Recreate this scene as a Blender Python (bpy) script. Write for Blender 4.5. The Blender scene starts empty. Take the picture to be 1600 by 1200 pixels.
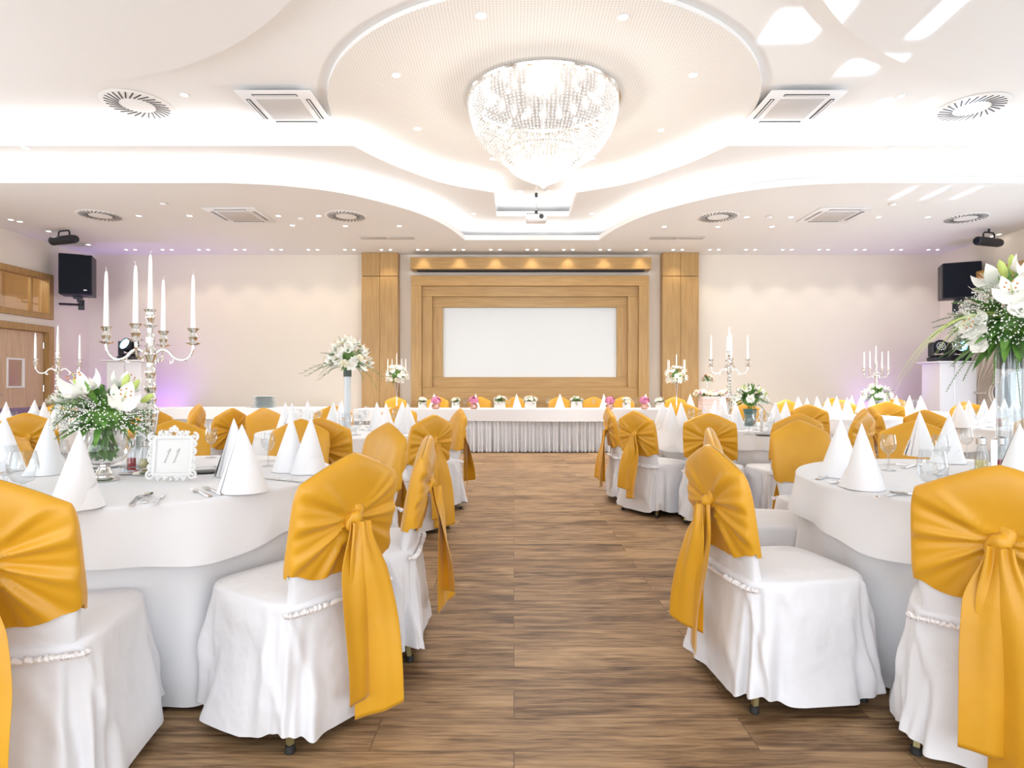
import bpy, math, random
from math import sin, cos, pi, sqrt, radians
from mathutils import Vector, Matrix, noise

# ------------------------------------------------------------------ camera, world, big lights, exposure
S = bpy.context.scene
COL = S.collection
F, VX, VY, EYE = 930.0, 803.0, 601.0, 1.17          # focal length in px of a 1600 wide frame, vanishing point, eye height
cd = bpy.data.cameras.new('camera'); cam = bpy.data.objects.new('camera', cd); COL.objects.link(cam)
cam.location = (0, 0, EYE); cam.rotation_euler = (pi/2, 0, 0)
cd.sensor_fit = 'HORIZONTAL'; cd.sensor_width = 36; cd.lens = 36*F/1600
cd.shift_x = (800-VX)/1600; cd.shift_y = (VY-600)/1600
cd.clip_start = .05; cd.clip_end = 200
S.camera = cam
S.view_settings.view_transform = 'Standard'; S.view_settings.look = 'None'
S.view_settings.gamma = 1; S.view_settings.use_curve_mapping = False
S.view_settings.exposure = 0.54
w = bpy.data.worlds.new('world'); S.world = w; w.use_nodes = True
bg = w.node_tree.nodes['Background']; bg.inputs[0].default_value = (.86, .93, 1, 1); bg.inputs[1].default_value = .8

def light(kind, name, loc, target, energy, color=(1, 1, 1), **kw):
    d = bpy.data.lights.new(name, kind); o = bpy.data.objects.new(name, d); COL.objects.link(o)
    o.location = loc; d.energy = energy; d.color = color
    v = Vector(target)-Vector(loc); o.rotation_euler = v.to_track_quat('-Z', 'Y').to_euler()
    for k, val in kw.items(): setattr(d, k, val)
    return o
# daylight through the glazed wall on the right; added fill lamp behind the camera
light('AREA', 'window_daylight', (8.6, 5.5, 1.4), (0, 6.5, 4.2), 140, (.80, .90, 1), shape='RECTANGLE', size=8.5, size_y=2.6)
light('AREA', 'added_front_fill', (0, -2.9, 1.7), (0, 6, 5.0), 270, (.92, .96, 1), shape='RECTANGLE', size=15, size_y=3.2)

# narrow beam lamps added behind the camera to put light patches on the ceiling
for (x, y, z, sx, sy, e) in ((2.55, 5.4, 4.42, .50, .20, .80), (3.55, 6.1, 4.42, .36, .09, .50), (3.55, 4.9, 4.25, .17, .32, .60), (4.27, 6.95, 4.42, .13, .09, .16), (4.78, 6.95, 4.42, .13, .09, .16), (5.25, 6.95, 4.42, .28, .10, .25),
                             (5.42, 8.3, 3.84, .07, .13, .12), (5.87, 8.3, 3.84, .07, .13, .12), (6.30, 8.3, 3.84, .07, .13, .12)):
    light('AREA', 'added_patch_lamp', (x-.15*(y-3), -2.95, .45), (x, y, z), e, (.66, .82, 1), shape='RECTANGLE', size=sx, size_y=sy, spread=radians(.6))
# added fill lamp on the unseen left side, brightens lower ceiling and back wall
light('AREA', 'added_left_fill', (-8.5, 4.2, 1.6), (-1, 8.0, 4.2), 150, (.90, .95, 1), shape='RECTANGLE', size=5.5, size_y=1.9)

# ------------------------------------------------------------------ helpers
def P(x, y, z):
    """world X, Y of the point seen at x, y of the photograph at height z"""
    s = (y-VY)/(EYE-z); return ((x-VX)/s, F/s)

class MB:
    def __init__(self): self.v = []; self.f = []; self.m = []
    def add(self, vs, fs, mi=0):
        n = len(self.v); self.v += [tuple(p) for p in vs]; self.f += [tuple(i+n for i in q) for q in fs]; self.m += [mi]*len(fs)
        return self
    def box(self, c, s, rz=0, M=None, mi=0):
        hx, hy, hz = s[0]/2, s[1]/2, s[2]/2
        vs = [Vector((x*hx, y*hy, z*hz)) for z in (-1, 1) for x, y in ((-1, -1), (1, -1), (1, 1), (-1, 1))]
        R = Matrix.Rotation(rz, 3, 'Z') if M is None else M
        vs = [R @ p + Vector(c) for p in vs]
        return self.add(vs, [(3, 2, 1, 0), (4, 5, 6, 7), (0, 1, 5, 4), (1, 2, 6, 5), (2, 3, 7, 6), (3, 0, 4, 7)], mi)
    def bbox(self, c, s, b=.006, rz=0, mi=0):
        """bevelled box (edges cut all round)"""
        hx, hy, hz = s[0]/2, s[1]/2, s[2]/2; b = min(b, hx*.8, hy*.8, hz*.8)
        R = Matrix.Rotation(rz, 3, 'Z'); rings = []
        def ring(ix, z): 
            x, y = hx-ix, hy-ix; q = b
            return [(-x+q, -y), (x-q, -y), (x, -y+q), (x, y-q), (x-q, y), (-x+q, y), (-x, y-q), (-x, -y+q)], z
        for ix, z in ((b, -hz), (0, -hz+b), (0, hz-b), (b, hz)):
            pts, zz = ring(ix, z); rings.append([R @ Vector((p[0], p[1], zz)) + Vector(c) for p in pts])
        vs = [p for r in rings for p in r]; fs = []
        for k in range(3):
            for i in range(8): j = (i+1) % 8; fs.append((k*8+i, k*8+j, k*8+8+j, k*8+8+i))
        fs.append(tuple(reversed(range(8)))); fs.append(tuple(range(24, 32)))
        return self.add(vs, fs, mi)
    def grid(self, fn, nu, nv, cu=False, cv=False, mi=0):
        """fn(u, v) with u, v in 0..1; cu closes around u"""
        U = nu if cu else nu+1; V = nv if cv else nv+1
        vs = [fn(i/nu, j/nv) for j in range(V) for i in range(U)]
        fs = []
        for j in range(nv):
            j2 = (j+1) % V
            for i in range(nu):
                i2 = (i+1) % U
                fs.append((j*U+i, j*U+i2, j2*U+i2, j2*U+i))
        return self.add(vs, fs, mi)
    def lathe(self, prof, seg=24, c=(0, 0, 0), M=None, cap=True, mi=0):
        n = len(prof); vs = []
        for r, z in prof:
            for i in range(seg):
                a = 2*pi*i/seg; p = Vector((r*cos(a), r*sin(a), z))
                if M is not None: p = M @ p
                vs.append(p+Vector(c))
        fs = [(k*seg+i, k*seg+(i+1) % seg, (k+1)*seg+(i+1) % seg, (k+1)*seg+i) for k in range(n-1) for i in range(seg)]
        if cap: fs += [tuple(reversed(range(seg))), tuple(range((n-1)*seg, n*seg))]
        return self.add(vs, fs, mi)
    def tube(self, pts, r, seg=8, cap=True, mi=0):
        pts = [Vector(p) for p in pts]; n = len(pts); vs = []
        rr = r if isinstance(r, (list, tuple)) else [r]*n
        for k in range(n):
            t = (pts[min(k+1, n-1)]-pts[max(k-1, 0)]).normalized()
            a = t.orthogonal().normalized() if k == 0 else (a - t*a.dot(t)).normalized()
            b = t.cross(a)
            for i in range(seg):
                q = 2*pi*i/seg; vs.append(pts[k]+(a*cos(q)+b*sin(q))*rr[k])
        fs = [(k*seg+i, k*seg+(i+1) % seg, (k+1)*seg+(i+1) % seg, (k+1)*seg+i) for k in range(n-1) for i in range(seg)]
        if cap: fs += [tuple(reversed(range(seg))), tuple(range((n-1)*seg, n*seg))]
        return self.add(vs, fs, mi)
    def ball(self, c, r, su=8, sv=6, mi=0):
        rx, ry, rz = r if isinstance(r, (tuple, list)) else (r, r, r)
        vs = [(c[0], c[1], c[2]-rz)]
        for j in range(1, sv):
            t = -pi/2+pi*j/sv
            for i in range(su):
                a = 2*pi*i/su; vs.append((c[0]+rx*cos(t)*cos(a), c[1]+ry*cos(t)*sin(a), c[2]+rz*sin(t)))
        vs.append((c[0], c[1], c[2]+rz)); n = len(vs)-1
        fs = [(0, 1+(i+1) % su, 1+i) for i in range(su)]
        fs += [(1+j*su+i, 1+j*su+(i+1) % su, 1+(j+1)*su+(i+1) % su, 1+(j+1)*su+i) for j in range(sv-2) for i in range(su)]
        b = 1+(sv-2)*su; fs += [(b+i, b+(i+1) % su, n) for i in range(su)]
        return self.add(vs, fs, mi)
    def octa(self, c, r, h, mi=0):
        x, y, z = c
        return self.add([(x+r, y, z), (x, y+r, z), (x-r, y, z), (x, y-r, z), (x, y, z+h), (x, y, z-h)],
                        [(0, 1, 4), (1, 2, 4), (2, 3, 4), (3, 0, 4), (1, 0, 5), (2, 1, 5), (3, 2, 5), (0, 3, 5)], mi)
    def mesh(self, name, mats, smooth=True):
        me = bpy.data.meshes.new(name); me.from_pydata(self.v, [], self.f)
        for m in (mats if isinstance(mats, (list, tuple)) else [mats]): me.materials.append(m)
        if any(self.m): me.polygons.foreach_set('material_index', self.m)
        if smooth:
            me.polygons.foreach_set('use_smooth', [True]*len(me.polygons))
            if smooth != 'full': me.set_sharp_from_angle(angle=radians(38))
        me.update(); return me
    def build(self, name, mats, parent=None, smooth=True):
        o = bpy.data.objects.new(name, self.mesh(name, mats, smooth)); COL.objects.link(o)
        if parent is not None: o.parent = parent
        return o

def at(o, x=0, y=0, z=0, rz=0):
    o.location = (x, y, z); o.rotation_euler = (0, 0, rz); return o
def tag(o, label, cat, group=None, kind=None):
    if label: o['label'] = label
    o['category'] = cat
    if group: o['group'] = group
    if kind: o['kind'] = kind
    return o
def thing(name, label, cat, loc=(0, 0, 0), rz=0, group=None):
    o = bpy.data.objects.new(name, None); COL.objects.link(o); o.empty_display_size = .1
    o.location = loc; o.rotation_euler = (0, 0, rz); return tag(o, label, cat, group)
def struct(mb, name, mats, smooth=True):
    o = mb.build(name, mats, None, smooth); o['kind'] = 'structure'; return o
def kids(o): return KIDS.get(o.name, [])
def copy_tree(o, parent=None):
    c = o.copy(); COL.objects.link(c)
    if parent is not None: c.parent = parent
    for ch in list(o.children): copy_tree(ch, c)
    return c
class Proto:
    """first use hands out the built thing itself, later uses hand out copies of it and its parts"""
    def __init__(self, root): self.root = root; self.used = False
    def get(self, x, y, z=0, rz=0, sc=None):
        o = copy_tree(self.root) if self.used else self.root
        self.used = True; o.location = (x, y, z); o.rotation_euler = (0, 0, rz)
        if sc: o.scale = (sc, sc, sc)
        return o
REG = {}
def reg(o, text, cat, group):
    """things alike: the label is finished at the end with the thing's place in the row"""
    o['category'] = cat; o['group'] = group; REG.setdefault(text, []).append(o); return o
ORD = 'first second third fourth fifth sixth seventh eighth ninth tenth eleventh twelfth thirteenth fourteenth fifteenth sixteenth seventeenth eighteenth nineteenth twentieth twenty-first twenty-second twenty-third'.split()
def finish_labels():
    for text, L in REG.items():
        L.sort(key=lambda o: o.location.x/max(o.location.y, .1)); n = len(L)
        for i, o in enumerate(L):
            if n == 1: w_ = ''
            elif i == 0: w_ = ', leftmost'
            elif i == n-1: w_ = ', rightmost'
            elif i < 23 and i <= n//2: w_ = ', %s from left' % ORD[i]
            elif n-1-i < 23: w_ = ', %s from right' % ORD[n-1-i]
            else: w_ = ', near the middle'
            o['label'] = text+w_

# ------------------------------------------------------------------ materials
def M(name, col, rough=.5, metal=0, **kw):
    m = bpy.data.materials.new(name); m.use_nodes = True; b = m.node_tree.nodes['Principled BSDF']
    b.inputs['Base Color'].default_value = (*col, 1); b.inputs['Roughness'].default_value = rough; b.inputs['Metallic'].default_value = metal
    for k, v in kw.items():
        b.inputs[{'spec': 'Specular IOR Level', 'sheen': 'Sheen Weight', 'trans': 'Transmission Weight', 'ior': 'IOR', 'sss': 'Subsurface Weight',
                  'emit': 'Emission Strength', 'coat': 'Coat Weight', 'sheenr': 'Sheen Roughness', 'alpha': 'Alpha', 'aniso': 'Anisotropic'}[k]].default_value = v
    if 'emit' in kw: b.inputs['Emission Color'].default_value = (*col, 1)
    return m
def nd(m, t, **kw):
    n = m.node_tree.nodes.new(t)
    for k, v in kw.items(): setattr(n, k, v)
    return n
def lk(m, a, b): m.node_tree.links.new(a, b)
def bs(m): return m.node_tree.nodes['Principled BSDF']
def noise_bump(m, scale=20, strength=.2, dist=.01, detail=3, vec=None, stretch=None):
    tc = nd(m, 'ShaderNodeTexCoord'); n = nd(m, 'ShaderNodeTexNoise'); n.inputs['Scale'].default_value = scale; n.inputs['Detail'].default_value = detail
    src = tc.outputs['Object']
    if stretch:
        mp = nd(m, 'ShaderNodeMapping'); mp.inputs['Scale'].default_value = stretch; lk(m, src, mp.inputs[0]); src = mp.outputs[0]
    lk(m, src, n.inputs['Vector'])
    bu = nd(m, 'ShaderNodeBump'); bu.inputs['Strength'].default_value = strength; bu.inputs['Distance'].default_value = dist
    lk(m, n.outputs[0], bu.inputs['Height']); lk(m, bu.outputs[0], bs(m).inputs['Normal']); return n
def mottled(m, c1, c2, scale=5, detail=4, stretch=None):
    tc = nd(m, 'ShaderNodeTexCoord'); n = nd(m, 'ShaderNodeTexNoise'); n.inputs['Scale'].default_value = scale; n.inputs['Detail'].default_value = detail
    src = tc.outputs['Object']
    if stretch:
        mp = nd(m, 'ShaderNodeMapping'); mp.inputs['Scale'].default_value = stretch; lk(m, src, mp.inputs[0]); src = mp.outputs[0]
    lk(m, src, n.inputs['Vector'])
    r = nd(m, 'ShaderNodeValToRGB'); r.color_ramp.elements[0].color = (*c1, 1); r.color_ramp.elements[1].color = (*c2, 1)
    r.color_ramp.elements[0].position = .3; r.color_ramp.elements[1].position = .7
    lk(m, n.outputs[0], r.inputs[0]); lk(m, r.outputs[0], bs(m).inputs['Base Color']); return r

m_cloth = M('white_damask', (.80, .80, .82), .8, sheen=.15); noise_bump(m_cloth, 9, .25, .012, 2)
m_cover = M('white_chair_cover', (.78, .77, .79), .65, sheen=.2); noise_bump(m_cover, 5, .8, .03, 3)
m_napkin = M('white_napkin_linen', (.84, .84, .86), .8, sss=.0); noise_bump(m_napkin, 12, .15, .006, 2)
m_braid = M('white_braid', (.86, .82, .81), .8)
m_gold = M('gold_satin', (.78, .40, .035), .42, sheen=.3, sheenr=.35)
n_ = mottled(m_gold, (.60, .285, .008), (.74, .37, .018), 3, 2)
noise_bump(m_gold, 10, .35, .01, 2)
m_leg = M('olive_gold_metal', (.42, .37, .18), .35, .8)
m_rubber = M('black_rubber', (.02, .02, .02), .6)
m_silver = M('polished_silver', (.80, .78, .75), .14, 1)
m_silver2 = M('brushed_steel', (.72, .72, .73), .25, 1)
m_wax = M('white_candle_wax', (.95, .94, .92), .45, coat=.2)
m_wick = M('wick', (.85, .80, .72), .9)
m_paint = M('ceiling_paint', (.88, .875, .87), .75)
m_lip = M('cove_white', (.92, .91, .89), .6)
m_black = M('black_plastic', (.018, .02, .028), .4)
m_dark = M('dark_grille', (.010, .013, .022), .8, spec=.2); noise_bump(m_dark, 300, .3, .002)
m_white = M('white_lacquer', (.88, .88, .90), .35)
m_slot = M('vent_slot_dark', (.06, .06, .065), .7)
m_vent = M('vent_grey', (.60, .575, .56), .6)
m_glassy = bpy.data.materials.new('clear_glass'); m_glassy.use_nodes = True
def glass_nodes(m, tint=(.96, .98, .98), glossw=1.0, base=.05):
    nt = m.node_tree; nt.nodes.clear(); o = nt.nodes.new('ShaderNodeOutputMaterial'); mx = nt.nodes.new('ShaderNodeMixShader')
    t = nt.nodes.new('ShaderNodeBsdfTransparent'); t.inputs[0].default_value = (*tint, 1)
    g = nt.nodes.new('ShaderNodeBsdfGlossy'); g.inputs['Roughness'].default_value = .03
    lw = nt.nodes.new('ShaderNodeLayerWeight'); lw.inputs[0].default_value = .28
    ma = nt.nodes.new('ShaderNodeMath'); ma.operation = 'MULTIPLY_ADD'; ma.inputs[1].default_value = glossw*.8; ma.inputs[2].default_value = base; ma.use_clamp = True
    nt.links.new(lw.outputs['Facing'], ma.inputs[0]); nt.links.new(ma.outputs[0], mx.inputs[0])
    nt.links.new(t.outputs[0], mx.inputs[1]); nt.links.new(g.outputs[0], mx.inputs[2]); nt.links.new(mx.outputs[0], o.inputs[0])
glass_nodes(m_glassy, (.93, .95, .96), .75, .07)
m_pane = bpy.data.materials.new('window_pane'); m_pane.use_nodes = True; glass_nodes(m_pane, (.95, .97, .98), .5, .05)
m_leaf = M('fresh_leaf', (.10, .26, .04), .45); mottled(m_leaf, (.05, .16, .03), (.20, .40, .07), 14)
m_fern = M('fern_green', (.12, .22, .07), .6); mottled(m_fern, (.07, .14, .05), (.22, .34, .12), 10)
m_lime = M('lily_bud_green', (.55, .66, .18), .45)
m_petal = M('white_lily_petal', (.95, .94, .88), .5)
m_cream = M('cream_rose_petal', (.93, .87, .66), .55)
m_peach = M('peach_rose_petal', (.93, .62, .48), .55)
m_pink = M('pink_petal', (.86, .30, .50), .55); mottled(m_pink, (.70, .14, .36), (.95, .50, .68), 60)
m_anther = M('orange_anther', (.60, .22, .05), .6)
m_gyp = M('gypsophila_white', (.95, .95, .90), .6)
def M_emit(name, col, st):
    m = bpy.data.materials.new(name); m.use_nodes = True; nt = m.node_tree; nt.nodes.clear()
    o = nt.nodes.new('ShaderNodeOutputMaterial'); e = nt.nodes.new('ShaderNodeEmission'); e.inputs[0].default_value = (*col, 1); e.inputs[1].default_value = st
    nt.links.new(e.outputs[0], o.inputs[0]); return m
m_led = M_emit('cove_led', (.96, .98, 1), 42)
m_led2 = M_emit('rim_led', (1, .97, .92), 7)
m_lamp = M_emit('downlight_lamp', (1, .96, .90), 8)
m_bulb = M_emit('chandelier_bulb', (1, .97, .93), 6)
m_beam = M_emit('moving_head_lamp', (.30, .70, 1), 4)

# oak veneer, grain along z or x
def oak(name, stretch, c1=(.38, .22, .075), c2=(.49, .305, .12)):
    m = M(name, c1, .38); mottled(m, c1, c2, 3, 6, stretch); noise_bump(m, 4, .12, .004, 5, stretch=stretch); return m
m_oak = oak('oak_veneer_upright', (9, 9, .6)); m_oakh = oak('oak_veneer_level', (.6, 9, 9))
m_oakdoor = oak('pale_oak_door', (9, 9, .6), (.58, .40, .25), (.70, .51, .34))
# walls
m_wall = M('wall_paint', (.80, .73, .645), .8); noise_bump(m_wall, 60, .05, .003)
# perforated acoustic board: a regular field of small round holes
def perforated(name, col, hole):
    m = M(name, col, .75); tc = nd(m, 'ShaderNodeTexCoord'); v = nd(m, 'ShaderNodeTexVoronoi'); v.inputs['Randomness'].default_value = 0; v.inputs['Scale'].default_value = 34
    v.voronoi_dimensions = '2D'; lk(m, tc.outputs['Object'], v.inputs['Vector'])
    r = nd(m, 'ShaderNodeValToRGB'); r.color_ramp.elements[0].color = (*hole, 1); r.color_ramp.elements[1].color = (*col, 1)
    r.color_ramp.elements[0].position = .22; r.color_ramp.elements[1].position = .30
    lk(m, v.outputs['Distance'], r.inputs[0]); lk(m, r.outputs[0], bs(m).inputs['Base Color']); return m
m_perf = perforated('perforated_board', (.85, .825, .79), (.66, .63, .59))
# plank floor: boards run across the room
m_floor = M('oak_plank_floor', (.3, .18, .1), .5, spec=.3)
def floor_nodes(m):
    tc = nd(m, 'ShaderNodeTexCoord'); br = nd(m, 'ShaderNodeTexBrick'); br.offset = .37; br.offset_frequency = 2
    br.inputs['Scale'].default_value = 1; br.inputs['Brick Width'].default_value = 1.25; br.inputs['Row Height'].default_value = .19
    br.inputs['Mortar Size'].default_value = .0018; br.inputs['Color1'].default_value = (0, 0, 0, 1); br.inputs['Color2'].default_value = (1, 1, 1, 1)
    br.inputs['Mortar'].default_value = (.5, .5, .5, 1)
    lk(m, tc.outputs['Object'], br.inputs['Vector'])
    # shift the grain from board to board
    cx = nd(m, 'ShaderNodeCombineXYZ'); mu = nd(m, 'ShaderNodeMath', operation='MULTIPLY'); mu.inputs[1].default_value = 37
    lk(m, br.outputs['Color'], mu.inputs[0]); lk(m, mu.outputs[0], cx.inputs[2]); lk(m, mu.outputs[0], cx.inputs[0])
    va = nd(m, 'ShaderNodeVectorMath', operation='ADD'); lk(m, tc.outputs['Object'], va.inputs[0]); lk(m, cx.outputs[0], va.inputs[1])
    def nz(scale, det, st, dis=0):
        mp = nd(m, 'ShaderNodeMapping'); mp.inputs['Scale'].default_value = st; lk(m, va.outputs[0], mp.inputs[0])
        n = nd(m, 'ShaderNodeTexNoise'); n.inputs['Scale'].default_value = scale; n.inputs['Detail'].default_value = det; n.inputs['Distortion'].default_value = dis
        lk(m, mp.outputs[0], n.inputs['Vector']); return n.outputs[0]
    g1 = nz(3, 8, (1.1, 14, 1), .6); g2 = nz(2.2, 3, (1, 3.2, 1), 1.2); g3 = nz(8, 5, (1.5, 34, 1))
    def mul(a, k): x = nd(m, 'ShaderNodeMath', operation='MULTIPLY'); lk(m, a, x.inputs[0]); x.inputs[1].default_value = k; return x.outputs[0]
    def add(a, b): x = nd(m, 'ShaderNodeMath', operation='ADD'); lk(m, a, x.inputs[0]); lk(m, b, x.inputs[1]); return x.outputs[0]
    t = add(add(mul(g1, .42), mul(g2, .30)), add(mul(g3, .26), mul(br.outputs['Color'], .09)))
    r = nd(m, 'ShaderNodeValToRGB'); e = r.color_ramp.elements
    e[0].position = .36; e[0].color = (.050, .024, .012, 1); e[1].position = .68; e[1].color = (.49, .31, .16, 1)
    a = e.new(.47); a.color = (.17, .094, .044, 1); b = e.new(.55); b.color = (.305, .185, .093, 1)
    lk(m, t, r.inputs[0])
    mx = nd(m, 'ShaderNodeMix', data_type='RGBA'); mx.inputs[7].default_value = (.07, .04, .025, 1)
    lk(m, mul(br.outputs['Fac'], .65), mx.inputs[0]); lk(m, r.outputs[0], mx.inputs[6]); lk(m, mx.outputs[2], bs(m).inputs['Base Color'])
    bu = nd(m, 'ShaderNodeBump'); bu.inputs['Strength'].default_value = .25; bu.inputs['Distance'].default_value = .004
    lk(m, t, bu.inputs['Height']); lk(m, bu.outputs[0], bs(m).inputs['Normal'])
floor_nodes(m_floor)
# ------------------------------------------------------------------ room shell
YW, XL, XR = 12.24, -8.75, 8.76
AX = .33                                             # the hall's axis of symmetry
Z1, Z2, Z3 = 3.84, 4.12, 4.42                        # the three ceiling levels
def poly_slab(pts, z0, z1, mats, name, side_mi=0):
    import bmesh
    bm = bmesh.new(); lo = [bm.verts.new((x, y, z0)) for x, y in pts]; hi = [bm.verts.new((x, y, z1)) for x, y in pts]
    n = len(pts); fl = bm.faces.new(lo); fh = bm.faces.new(list(reversed(hi)))
    for i in range(n): j = (i+1) % n; f = bm.faces.new((lo[j], lo[i], hi[i], hi[j])); f.material_index = side_mi
    bmesh.ops.triangulate(bm, faces=[fl, fh]); bmesh.ops.recalc_face_normals(bm, faces=bm.faces)
    me = bpy.data.meshes.new(name); bm.to_mesh(me); bm.free()
    for m in mats: me.materials.append(m)
    o = bpy.data.objects.new(name, me); COL.objects.link(o); o['kind'] = 'structure'; return o
def smooth_curve(pts, n=10):
    out = []
    for i in range(len(pts)-1):
        p0 = pts[max(i-1, 0)]; p1 = pts[i]; p2 = pts[i+1]; p3 = pts[min(i+2, len(pts)-1)]
        for k in range(n):
            t = k/n
            out.append(tuple(.5*((2*p1[c])+(-p0[c]+p2[c])*t+(2*p0[c]-5*p1[c]+4*p2[c]-p3[c])*t*t+(-p0[c]+3*p1[c]-3*p2[c]+p3[c])*t**3) for c in (0, 1)))
    return out+[pts[-1]]
struct(MB().box((0, 4.7, -.05), (17.9, 15.4, .1)), 'floor', m_floor, False)
struct(MB().box((0, YW+.1, 2.2), (18, .2, 4.5)), 'wall_back', m_wall, False)
# left wall with a door opening and a high transom window
YD0, YD1 = 8.7, 11.26
b = MB(); b.box((XL-.1, (YD1+YW)/2, 2.25), (.2, YW-YD1, 4.5)); b.box((XL-.1, (7.0+YD0)/2, 2.25), (.2, YD0-7.0, 4.5)); b.box((XL-.1, -.8, 2.25), (.2, 4.4, 4.5)); b.box((XL-.1, 4.2, 3.55), (.2, 5.6, 1.9)); b.box((XL-.1, 4.2, .3), (.2, 5.6, .6))
b.box((XL-.1, (YD0+YD1)/2, (3.24+4.5)/2), (.2, YD1-YD0, 4.5-3.24)); b.box((XL-.1, (YD0+YD1)/2, 2.325), (.2, YD1-YD0, .13))
struct(b, 'wall_left', m_wall, False)
m_corr = M('corridor_wall', (.60, .43, .25), .8)
struct(MB().box((XL-2.2, 10, 2.2), (.1, 6, 4.5)).box((XL-1.2, 12.8, 2.2), (2.2, .1, 4.5)).box((XL-1.2, 7.2, 2.2), (2.2, .1, 4.5)).box((XL-1.2, 10, 4.4), (2.2, 6, .1)).box((XL-1.2, 10, -.05), (2.2, 6, .1)), 'wall_corridor', m_corr, False)
light('POINT', 'corridor_lamp', (XL-1.1, 10.2, 3.6), (0, 0, 0), 60, (1, .85, .6), shadow_soft_size=.15)
def frame_yz(mb, x, y0, y1, z0, z1, w_, d):
    mb.bbox((x, y0+w_/2, (z0+z1)/2), (d, w_, z1-z0)); mb.bbox((x, y1-w_/2, (z0+z1)/2), (d, w_, z1-z0))
    mb.bbox((x, (y0+y1)/2, z1-w_/2), (d+.001, y1-y0-2*w_, w_)); mb.bbox((x, (y0+y1)/2, z0+w_/2), (d+.001, y1-y0-2*w_, w_))
# transom
wt = MB(); frame_yz(wt, XL-.03, YD0, YD1, 2.39, 3.24, .11, .16); wo = struct(wt, 'window_1', m_oak)
pn = MB().box((XL-.06, (YD0+YD1)/2, 2.815), (.012, YD1-YD0-.2, .65)).build('pane', m_pane, wo, False)
wt = MB().bbox((XL-.05, YD1-.42, 2.815), (.05, .05, .64)).build('mullion', m_oak, wo)
# door: casing, two leaves with small windows and kick plates
dr = MB(); dr.bbox((XL-.03, YD1-.06, 1.13), (.18, .12, 2.26)); dr.bbox((XL-.03, YD0+.06, 1.13), (.18, .12, 2.26)); dr.bbox((XL-.03, (YD0+YD1)/2, 2.2), (.181, YD1-YD0-.24, .12))
do = struct(dr, 'door_1', m_oak)
m_kick = M('brushed_kick_plate', (.30, .26, .28), .3, .9)
for y0, y1, side in ((9.99, YD1-.13, 1), (YD0+.13, 9.97, -1)):
    lf = MB(); x = XL-.07; yw = y0+(y1-y0)*(.45 if side > 0 else .55); q = .17
    for c, s_ in (((x, (y0+yw-q)/2, 1.07), (.05, yw-q-y0, 2.12)), ((x, (yw+q+y1)/2, 1.07), (.05, y1-yw-q, 2.12)), ((x, yw, 1.13/2), (.05, 2*q, 1.13)), ((x, yw, (1.62+2.13)/2), (.05, 2*q, .51))): lf.box(c, s_)
    leaf = lf.build('door_leaf', m_oakdoor, do, False)
    fr = MB(); frame_yz(fr, x+.02, yw-q-.02, yw+q+.02, 1.11, 1.64, .035, .04); fr.build('window_frame', m_white, leaf)
    MB().box((x, yw, 1.375), (.01, 2*q, .5)).build('pane', m_pane, leaf, False)
    MB().box((x+.03, (y0+y1)/2, .45), (.006, y1-y0-.02, .62)).build('kick_plate', m_kick, leaf, False)
    hb = MB()
    for z in (.3, 1.1, 1.9): hb.tube([(x+.035, y1-.01 if side > 0 else y0+.01, z-.06), (x+.035, y1-.01 if side > 0 else y0+.01, z+.06)], .011)
    hb.build('hinge', m_silver2, leaf)
    hy = y0+.08 if side > 0 else y1-.08
    MB().tube([(x+.03, hy, 1.0), (x+.08, hy, 1.0), (x+.08, hy+.1*side, 1.0)], .01).build('door_handle', m_silver2, leaf)
fr = MB(); frame_yz(fr, XL-.06, 1.4, 7.0, .6, 2.6, .08, .12)
for y in (2.8, 4.2, 5.6): fr.bbox((XL-.06, y, 1.6), (.08, .06, 1.86))
wo = struct(fr, 'added_left_window', m_oak)  # unseen window, added to go with the left fill lamp
for k in range(4): MB().box((XL-.08, 2.1+1.4*k, 1.6), (.01, 1.34, 1.84)).build('pane', m_pane, wo, False)
# right wall with a long glazed opening
WY0, WY1 = .5, 10.75
b = MB(); b.box((XR+.1, (WY1+YW)/2, 2.25), (.2, YW-WY1, 4.5)); b.box((XR+.1, (WY0-3)/2, 2.25), (.2, WY0+3, 4.5)); b.box((XR+.1, (WY0+WY1)/2, 3.675), (.2, WY1-WY0, 1.65))
struct(b, 'wall_right', m_wall, False)
m_wframe = M('dark_window_frame', (.03, .045, .07), .4)
wf = MB(); n = 7; st_ = (WY1-WY0)/n
for i in range(n+1): wf.bbox((XR+.1, WY0+i*st_-(.04 if i == n else -.04 if i == 0 else 0), 1.425), (.1, .09, 2.85))
wf.bbox((XR+.1, (WY0+WY1)/2, 2.8), (.09, WY1-WY0-.2, .1)); wf.bbox((XR+.1, (WY0+WY1)/2, .05), (.09, WY1-WY0-.2, .1)); wo = struct(wf, 'window_2', m_wframe)
for i in range(n): MB().box((XR+.1, WY0+(i+.5)*st_, 1.42), (.012, st_-.09, 2.66)).build('pane', m_pane, wo, False)
struct(MB().box((XR+4.2, 5, -.08), (8, 26, .1)), 'ground', M('terrace_paving', (.55, .55, .53), .8), False)
pl = MB().bbox((XR-.15, (WY0+11.07)/2, 3.12), (.28, 11.07-WY0, .25), .01); struct(pl, 'trim_1', m_oakh)
# baseboards
m_base = M('baseboard_white', (.80, .78, .75), .5)
struct(MB().bbox((0, YW-.012, .05), (17.4, .02, .1), .004), 'baseboard_back', m_base)
struct(MB().bbox((XL+.012, 11.77, .05), (.02, .9, .1), .004).bbox((XL+.012, 2.85, .05), (.02, 11.6, .1), .004), 'baseboard_left', m_base)
struct(MB().bbox((XR-.012, 11.5, .05), (.02, 1.4, .1), .004), 'baseboard_right', m_base)

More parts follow.
